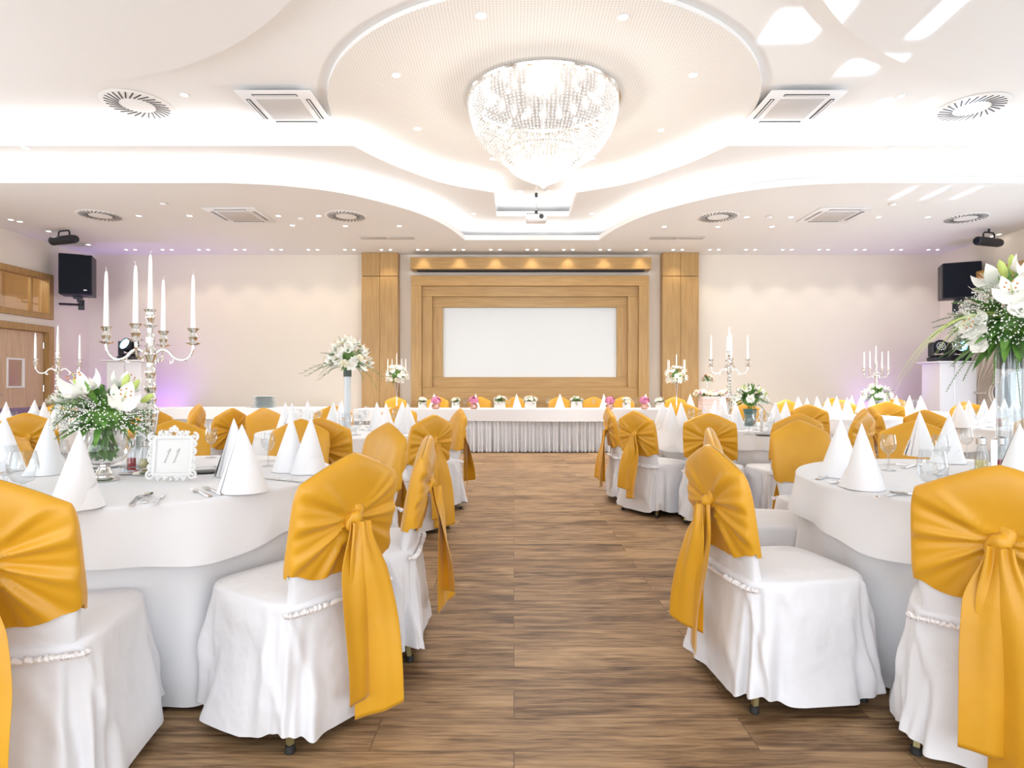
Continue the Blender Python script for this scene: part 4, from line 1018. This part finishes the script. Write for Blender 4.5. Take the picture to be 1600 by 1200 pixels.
# ------------------------------------------------------------------ near left table
o = thing('flower_bowl', 'footed clear glass bowl with silver foot holding the low white lily arrangement', 'vase', (-1.79, 2.60, ZT))
MB().lathe([(.055, 0), (.058, .004), (.050, .012), (.030, .020), (.034, .032), (.026, .046), (.020, .058), (.030, .066), (.045, .073), (.001, .075)], 32).build('silver_foot', m_silver, o)
MB().lathe([(.040, .074), (.072, .085), (.088, .11), (.092, .14), (.085, .17), (.074, .20), (.080, .215), (.088, .222)], 40, cap=False).build('glass_bowl', m_glassy, o)
mb = MB(); rnd = random.Random(8)
for _ in range(26): a = rnd.uniform(0, 6.28); mb.tube([(.03*cos(a), .03*sin(a), .09), (.055*cos(a+1), .055*sin(a+1), .13), (.03*cos(a+2), .03*sin(a+2), .22)], .0028, 5)
mb.build('stems', m_leaf, o)
mb = MB()
for _ in range(30): d = rdir(rnd, -.5); leaf(mb, Vector((0, 0, .14)), d, .07, .03)
mb.build('submerged_leaves', m_leaf, o)
def ex1(t, rnd):
    for p, d, s_ in (((-.02, -.10, .115), (-.05, -.55, .8), 1.5), ((.13, -.08, .075), (.55, -.5, .5), 1.25), ((-.10, -.05, .09), (-.5, -.3, .8), 1.1), ((.03, .08, .13), (.1, .6, .8), 1.2)): bloom('lily', 'lily_bloom', t, p, d, s_)
    for p, d, s_ in (((.08, 0, .12), (.35, 0, 1), 1.35), ((.10, .02, .11), (.5, .1, .9), 1.2), ((-.1, 0, .12), (-.5, 0, .8), 1.1), ((.16, .0, .07), (.8, -.1, .5), 1.2)): bloom('bud', 'lily_bud', t, p, d, s_)
bouquet((-1.79, 2.60, ZT+.27), 'low bouquet of white lilies, buds and gypsophila in the footed glass bowl', .175, 31, [('white_rose', 'rose_bloom', 3, .8, 1.0)], 110, .10, 22, .14, 900, up=-.35, squash=.55, extra=ex1, gyp_up=-.5)
# ornate white frame with the table number
m_card = M('ivory_card', (.74, .73, .71), .7); m_fr = M('white_frame_enamel', (.76, .75, .74), .4); m_ink = M('grey_ink', (.35, .34, .34), .6)
t = thing('table_number_frame', 'ornate white scrollwork frame with the number 11 on the near left table', 'frame', (-1.475, 2.56, ZT), .06)
Rt = Matrix.Rotation(-.13, 3, 'X')
def fp(x, z, y=0): return Rt @ Vector((x, y, z))
mb = MB()
for (xa, za, xb, zb) in ((-.078, .03, .078, .03), (.078, .03, .078, .19), (.078, .19, -.078, .19), (-.078, .19, -.078, .03)): mb.tube([fp(xa, za), fp(xb, zb)], .0095, 8)
def scroll(cx, cz, r, a0, turns, sgn=1, th=.0055):
    pts = []; n = 22
    for i in range(n+1): k = i/n; a = a0+sgn*turns*2*pi*k; rr = r*(1-.72*k); pts.append(fp(cx+rr*cos(a), cz+rr*sin(a), -.004))
    mb.tube(pts, [th*(1-.35*i/n) for i in range(n+1)], 6); mb.ball(pts[-1], th*1.25, 6, 5)
for sx in (-1, 1):
    for z, r in ((.028, .020), (.062, .014), (.095, .015), (.128, .015), (.16, .014), (.19, .021)): scroll(sx*(.086), z, r, pi/2 if sx > 0 else pi/2, 1.15, -sx)
    for x, r in ((.02, .013), (.048, .014)): scroll(sx*x, .022, r, -pi/2, 1.1, sx); scroll(sx*x, .203, r, pi/2, 1.1, -sx)
    mb.ball(fp(sx*.035, .215), .007); mb.ball(fp(sx*.10, .19), .007); mb.ball(fp(sx*.06, .212), .008)
scroll(-.008, .221, .013, 0, 1.0, 1); scroll(.008, .221, .013, pi, 1.0, -1); mb.ball(fp(0, .236), .008); mb.ball(fp(0, .012), .009)
mb.build('scroll_frame', m_fr, t)
mb = MB(); mb.box(fp(0, .11, .004), (.15, .004, .158), M=Rt); cd_ = mb.build('card', m_card, t, False)
mb = MB()
for x in (-.022, .016):
    a = fp(x-.010, .083, -.001); b_ = fp(x+.012, .142, -.001); c = fp(x-.002, .128, -.001); mb.tube([a, b_], .0011, 4); mb.tube([b_, c], .0009, 4); mb.tube([fp(x-.016, .083, -.001), fp(x-.004, .083, -.001)], .0008, 4)
mb.build('number_eleven', m_ink, cd_)
MB().tube([fp(0, .17, .012), (0, .10, .004)], .004).build('easel_leg', m_white, t)
# caddy and shakers
m_oil = M('pale_oil', (.80, .72, .35), .1, trans=.6, ior=1.4); m_red = M('red_vinegar', (.40, .02, .03), .15); m_steelcap = m_silver2; m_brasscap = M('brass_lid', (.62, .50, .22), .25, 1)
def bottle(x, y, label, content, z=ZT, cap=None, h_=.15, sc=1, grp='cruet bottles', text=None):
    t = thing('cruet_bottle', None, 'bottle', (x, y, z)); r = .026
    MB().lathe([(.001, 0), (r, 0), (r+.002, .01), (r, h_*.55), (r*.6, h_*.75), (r*.55, h_*.82)], 24, cap=False).build('glass_body', m_glassy, t)
    MB().lathe([(.001, .006), (r-.004, .006), (r-.003, .012), (r-.004, h_*.42), (.001, h_*.42)], 20, cap=False).build('contents', content, t)
    MB().lathe([(r*.62, h_*.80), (r*.75, h_*.82), (r*.78, h_*.98), (r*.4, h_*1.02), (.001, h_*1.02)], 20, cap=False).build('cap', cap or m_steelcap, t)
    t.scale = (sc, sc, sc)
    if label: tag(t, label, 'bottle', grp)
    else: reg(t, text, 'bottle', grp)
    return t
def caddy(x, y, label, rz=0, z=ZT):
    t = thing('cruet_stand', label, 'cruet stand', (x, y, z), rz); MB().bbox((0, 0, .004), (.15, .085, .006), .002).build('tray', m_silver2, t)
    MB().bbox((0, 0, .09), (.028, .004, .17), .0015).build('handle_plate', m_silver2, t)
    MB().tube([(-.072, -.04, .035), (.072, -.04, .035), (.072, .04, .035), (-.072, .04, .035), (-.072, -.04, .035)], .0022, 6).build('rail', m_silver2, t)
    for sx in (-1, 1):
        for sy in (-1, 1): MB().tube([(sx*.072, sy*.04, .006), (sx*.072, sy*.04, .035)], .002, 6).build('rail_post', m_silver2, t)
    return t
X, Y = P(205, 744, ZT); caddy(X-.02, Y+.09, 'steel cruet stand beside the candelabrum on the near left table', .3)
bottle(X+.02, Y+.07, 'glass cruet bottle with steel cap beside the near left candelabrum', m_oil, z=ZT+.008)
bottle(X-.06, Y+.105, 'red cruet bottle behind the flower bowl on the near left table', m_red, z=ZT+.008)
for x, y, lb in ((323, 738, 'dark-based round glass dish right of the ornate number frame'), (146, 741, 'dark-based round glass dish left of the footed flower bowl')):
    X, Y = P(x, y, ZT); tag(DISH.get(X, Y, ZT), lb, 'dish', 'small round glass dishes')
nT1 = 'white cone napkin on the near left round table'
for x, y in ((118, 792), (72, 740), (228, 728), (380, 768), (368, 742), (452, 735), (482, 738), (4, 735)): X, Y = P(x, y, ZT); napkin(X, Y, nT1, rz={118: 1.0, 380: 2.4}.get(x))
gT1 = 'wine glass on the near left round table'
for pr, x, y, sc in ((G_S, 36, 776, 1.22), (G_S, 8, 762, 1.22), (G_W, 419, 728, .92), (G_W, 203, 735, 1.0), (G_S, 92, 738, 1.1), (G_W, 262, 722, .95), (G_W, 330, 715, .9), (G_S, 150, 722, 1)):
    X, Y = P(x, y, ZT); ware(pr, X, Y, gT1, 'glass', 'glasses on the near left table', rz=0, sc=sc)
for pr, x, y, rz, lb, ct in ((CK, 211, 783, .44, 'steel knife left of the spoon at the front edge of the near left table', 'knife'), (CSP, 229, 779, .50, 'steel spoon lying between two knives at the table front edge', 'spoon'), (CK, 248, 781, .39, 'steel knife right of the spoon at the front edge of the near left table', 'knife'),
                             (CF, 314, 771, .80, 'steel fork left of the pair at the near left table edge', 'fork'), (CF, 333, 768, .80, 'steel fork right of the pair at the near left table edge', 'fork'),
                             (CK, 440, 750, 1.08, 'steel knife beside the napkin on the right of the near left table', 'knife'), (CK, 458, 752, 1.12, 'steel knife pointing left at the right rim of the near left table', 'knife'), (CF, 470, 739, 1.3, 'steel fork in front of the paired napkins, near left table', 'fork'),
                             (CF, 70, 790, .6, 'steel fork behind the corner chair on the near left table', 'fork'), (CK, 400, 721, -1.2, 'steel knife at the far rim of the near left table', 'knife')):
    X, Y = P(x, y, ZT); o = pr.get(X, Y, ZT-.0, rz); tag(o, lb, ct, 'cutlery on the near left table')
X, Y = P(140, 735, ZT); tag(PLATE.get(X, Y+.12, ZT), 'white side plate behind the flower bowl on the near left table', 'plate', 'white side plates')

# ------------------------------------------------------------------ near right table
X, Y = 2.22, 2.66
t = thing('cylinder_vase', 'tall clear glass cylinder vase on the near right table', 'vase', (X, Y, ZT))
MB().lathe([(.001, 0), (.052, 0), (.054, .006), (.054, .60), (.051, .60), (.051, .012), (.001, .012)], 40, cap=False).build('glass_cylinder', m_glassy, t)
MB().lathe([(.001, .49), (.047, .49), (.049, .50), (.049, .605), (.001, .61)], 28, cap=False).build('dark_foam', M('dark_foam', (.10, .12, .11), .9), t)
def ex2(t, rnd):
    for p, d, s_ in (((-.10, -.13, .12), (-.7, -.7, .5), 1.3), ((-.02, -.12, .20), (-.1, -.6, .9), 1.55), ((.12, -.10, .16), (.6, -.5, .7), 1.5), ((-.17, -.03, .0), (-1, -.4, .1), 1.2), ((.0, .1, .2), (0, .7, .8), 1.4)): bloom('lily', 'lily_bloom', t, p, d, s_)
    for p, d, s_ in (((-.07, -.06, .20), (-.45, -.1, 1), 1.5), ((-.03, -.05, .22), (-.1, 0, 1), 1.5), ((.08, .0, .2), (.4, 0, 1), 1.4)): bloom('bud', 'lily_bud', t, p, d, s_)
    for k in range(7):
        a = pi+rnd.uniform(-.7, .5); L_ = rnd.uniform(.3, .62); pts = [(cos(a)*L_*q/14*1.0, sin(a)*L_*q/14*.6-.04, .02+.16*(q/14)-.55*L_*1.6*(q/14)**2.6) for q in range(15)]
        MB().tube(pts, [.003*(1-q/16) for q in range(15)], 5).build('grass_blade', m_lime, t)
bouquet((X, Y, ZT+.68), 'large hanging bouquet of white lilies and gypsophila in the tall vase, near right table', .20, 41, [('white_rose', 'rose_bloom', 9, 1.0, 1.5)], 170, .13, 46, .19, 2200, up=-.7, squash=.85, extra=ex2, gyp_up=-.5)
X, Y = P(1493, 756, ZT); tag(DISH.get(X, Y, ZT, 0, 1.05), 'dark-based round glass dish in the middle of the near right table', 'dish', 'small round glass dishes')
X, Y = P(1553, 748, ZT); caddy(X, Y, 'steel cruet stand with handle plate on the near right table', -.1)
bottle(X-.04, Y+.02, 'oil bottle with steel cap in the near right cruet stand', m_oil, z=ZT+.008, h_=.175)
bottle(X+.045, Y+.015, 'red vinegar bottle in the near right cruet stand', m_red, z=ZT+.008, h_=.175)
bottle(X+.0, Y-.085, 'short jar with a brass lid before the near right cruet stand', M('peppercorns', (.75, .73, .68), .6), cap=m_brasscap, h_=.085)
nR1 = 'white cone napkin on the near right round table'
for x, y in ((1350, 762), (1312, 744), (1480, 722), (1592, 764), (1440, 712)): X, Y = P(x, y, ZT); napkin(X, Y, nR1, rz={1350: 3.4}.get(x))
for pr, x, y, sc in ((G_S, 1457, 777, 1.25), (G_W, 1388, 735, .95), (G_W, 1470, 742, 1.0), (G_W, 1510, 716, .9)):
    X, Y = P(x, y, ZT); ware(pr, X, Y, 'wine glass on the near right round table', 'glass', 'glasses on the near right table', sc=sc)
for pr, x, y, rz, lb, ct in ((CK, 1292, 746, -.89, 'steel knife at the left rim of the near right table', 'knife'), (CF, 1312, 753, 2.2, 'steel fork left of the front napkin on the near right table', 'fork'), (CK, 1400, 774, -1.21, 'steel knife at the front edge of the near right table', 'knife'),
                             (CSP, 1425, 774, 1.4, 'steel spoon beside the front knife of the near right table', 'spoon'), (CF, 1405, 727, 1.2, 'steel fork behind the glass on the near right table', 'fork'), (CF, 1425, 729, -1.0, 'steel fork right of the glass on the near right table', 'fork')):
    X, Y = P(x, y, ZT); tag(pr.get(X, Y, ZT, rz), lb, ct, 'cutlery on the near right table')

# ------------------------------------------------------------------ second left table
X, Y = -1.51, 5.4
t = thing('cylinder_vase', 'tall slim frosted glass vase on the second left table', 'vase', (X, Y, ZT)); m_frost = M('frosted_glass', (.86, .90, .93), .25, trans=.35)
MB().lathe([(.075, 0), (.075, .006), (.038, .012), (.028, .03), (.030, .50), (.028, .50), (.024, .03), (.001, .03)], 32, cap=False).build('glass_tube', m_frost, t)
MB().lathe([(.001, .49), (.036, .49), (.036, .58), (.001, .59)], 24, cap=False).build('dark_foam', bpy.data.materials['dark_foam'], t)
def ex3(t, rnd):
    mb = MB()
    for a, L_, z0 in ((3.1, .42, .0), (3.35, .36, -.02), (2.9, .30, .03), (3.6, .26, -.05), (.2, .28, -.02)):
        pts = [Vector((cos(a)*L_*q/10, sin(a)*L_*q/10*.5, z0+.05*(q/10)-.16*(q/10)**2)) for q in range(11)]; mb.tube(pts, .002, 4)
        for q in range(2, 11):
            for s_ in (-1, 1): leaf(mb, pts[q], Vector((cos(a), s_*.8, rnd.uniform(-.2, .5))), .05, .014, .2)
    mb.build('trailing_greenery', m_fern, t)
bouquet((X+.01, Y, ZT+.63), 'tall bouquet of white lilies with trailing greenery on the second left table', .17, 51, [('lily', 'lily_bloom', 24, .85, 1.15), ('cream_rose', 'rose_bloom', 10, 1, 1.3)], 34, .07, 20, .22, 0, up=-.35, squash=1.05, extra=ex3)
nT2 = 'white cone napkin on the second left round table'
for x, y in ((445, 672), (457, 676), (479, 668), (519, 670), (532, 667), (590, 672), (604, 677), (627, 670), (639, 676)): X, Y = P(x, y, ZT); napkin(X, Y, nT2)
for pr, x, y in ((G_W, 466, 668), (G_S, 492, 670), (G_W, 565, 672), (G_S, 556, 680), (G_F, 573, 668), (G_W, 618, 668), (G_F, 500, 668), (G_S, 538, 676)): X, Y = P(x, y, ZT); ware(pr, X, Y, 'glass on the second left round table', 'glass', 'glasses on the second left table')
bottle(*P(537, 678, ZT), 'dark oil bottle on the second left table', m_red, h_=.14)

# ------------------------------------------------------------------ left far table
X, Y = -4.42, 5.9
def small_vase(x, y, label, mat_, r=.05, h_=.17):
    t = thing('glass_vase', label, 'vase', (x, y, ZT)); MB().lathe([(.001, 0), (r, 0), (r*1.05, .01), (r*.9, h_*.5), (r*1.25, h_), (r*1.2, h_), (r*.86, h_*.5), (r*.9, .014), (.001, .014)], 28, cap=False).build('glass_body', mat_, t)
    mb = MB()
    for k in range(12): a = k*.52; mb.tube([(r*.5*cos(a), r*.5*sin(a), .02), (r*.4*cos(a+2), r*.4*sin(a+2), h_+.03)], .0022, 5)
    mb.build('stems', m_leaf, t)
small_vase(X, Y, 'small glass vase with greenery on the table by the left door', m_glassy)
bouquet((X, Y, ZT+.24), 'round bunch of gypsophila and greenery on the table by the left door', .16, 61, [('cream_rose', 'rose_bloom', 4, .8, 1)], 90, .08, 16, .12, 500, up=-.3, squash=.7)
for x, y in ((88, 668), (70, 672), (128, 664), (8, 672), (-10, 668), (52, 664)): X, Y = P(x, y, ZT); napkin(X, Y, 'white cone napkin on the table by the left door')
for pr, x, y in ((G_S, 52, 672), (G_W, 20, 676), (G_S, 100, 674), (G_F, 108, 668)): X, Y = P(x, y, ZT); ware(pr, X, Y, 'glass on the table by the left door', 'glass', 'glasses on the table by the left door')

# ------------------------------------------------------------------ second right table
X, Y = 2.40, 6.05
small_vase(X, Y, 'blue-green glass vase of lilies beside the candelabrum on the second right table', M('blue_green_glass', (.12, .25, .25), .15, trans=.5), .055, .17)
bouquet((X, Y, ZT+.26), 'bouquet of pale lilies and greenery in the blue-green vase', .15, 71, [('lily', 'lily_bloom', 13, .75, .95), ('bud', 'lily_bud', 6, .9, 1.2)], 90, .10, 18, .15, 0, up=-.25, squash=.8)
def mini_frame(x, y, label, rz, digit):
    t = thing('table_number_frame', label, 'frame', (x, y, ZT), rz); mb = MB()
    for (xa, za, xb, zb) in ((-.07, .02, .07, .02), (.07, .02, .07, .18), (.07, .18, -.07, .18), (-.07, .18, -.07, .02)): mb.tube([(xa, 0, za), (xb, 0, zb)], .009, 6)
    for k in range(18): a = 2*pi*k/18; mb.ball((.082*sg(cos(a), .5), 0, .10+.092*sg(sin(a), .5)), .012, 6, 5)
    mb.build('scroll_frame', m_fr, t); MB().box((0, .004, .10), (.13, .004, .15)).build('card', m_card, t, False)
    MB().tube([(0, .01, .15), (0, .08, .003)], .004).build('easel_leg', m_white, t)
X, Y = P(1190, 674, ZT); mini_frame(X, Y, 'ornate white number frame turned away on the second right table', 1.1, '')
X, Y = P(592, 674, ZT); 
for x, y in ((1034, 671), (1048, 674), (1066, 672), (1116, 661), (1151, 670), (1210, 672), (1226, 668), (1130, 677)): X, Y = P(x, y, ZT); napkin(X, Y, 'white cone napkin on the second right round table')
for pr, x, y in ((G_S, 1201, 676), (G_W, 1182, 672), (G_W, 1096, 670), (G_F, 1102, 667), (G_S, 1170, 679), (G_W, 1080, 668)): X, Y = P(x, y, ZT); ware(pr, X, Y, 'glass on the second right round table', 'glass', 'glasses on the second right table')
tag(DISH.get(*P(1193, 681, ZT), ZT), 'dark-based round glass dish on the second right table', 'dish', 'small round glass dishes')

# ------------------------------------------------------------------ right far tables
small_vase(5.62, 9.2, 'small clear vase of white flowers beside the farthest candelabrum', m_glassy, .06, .18)
bouquet((5.62, 9.2, ZT+.24), 'white and green bouquet beside the farthest candelabrum', .19, 81, [('lily', 'lily_bloom', 16, .8, 1.0), ('white_rose', 'rose_bloom', 8, 1, 1.2)], 60, .12, 8, .14, 0, up=-.2)
nR3 = 'white cone napkin on the round table near the right curtain'
for x, y in ((1500, 668), (1516, 664), (1536, 660), (1552, 658), (1582, 666), (1568, 658)): X, Y = P(x, y, ZT); napkin(X, Y, nR3)
for pr, x, y in ((G_S, 1546, 668), (G_W, 1528, 670), (G_W, 1575, 671), (G_S, 1590, 668)): X, Y = P(x, y, ZT); ware(pr, X, Y, 'glass on the round table near the right curtain', 'glass', 'glasses on the table near the curtain')
bottle(*P(1561, 667, ZT), 'red vinegar bottle on the table near the right curtain', m_red, h_=.2)
bottle(*P(1571, 664, ZT), 'pale oil bottle on the table near the right curtain', m_oil, h_=.18)
for x, y in ((1278, 650), (1262, 655), (1292, 652), (1306, 648), (1248, 650), (1325, 653)): X, Y = P(x, y, ZT); napkin(X, Y, 'white cone napkin on the table behind the second right one')
for pr, x, y in ((G_S, 1270, 652), (G_W, 1300, 655), (G_W, 1316, 651)): X, Y = P(x, y, ZT); ware(pr, X, Y, 'glass on the table behind the second right one', 'glass', 'glasses on the fifth right table')
for x, y in ((1345, 645), (1362, 647), (1400, 645), (1420, 644), (1440, 645), (1386, 641), (1330, 644)): X, Y = P(x, y, ZT); napkin(X, Y, 'white cone napkin on the farthest right round table')
for pr, x, y in ((G_S, 1372, 646), (G_W, 1410, 645), (G_W, 1430, 643)): X, Y = P(x, y, ZT); ware(pr, X, Y, 'glass on the farthest right round table', 'glass', 'glasses on the farthest right table')

finish_labels()
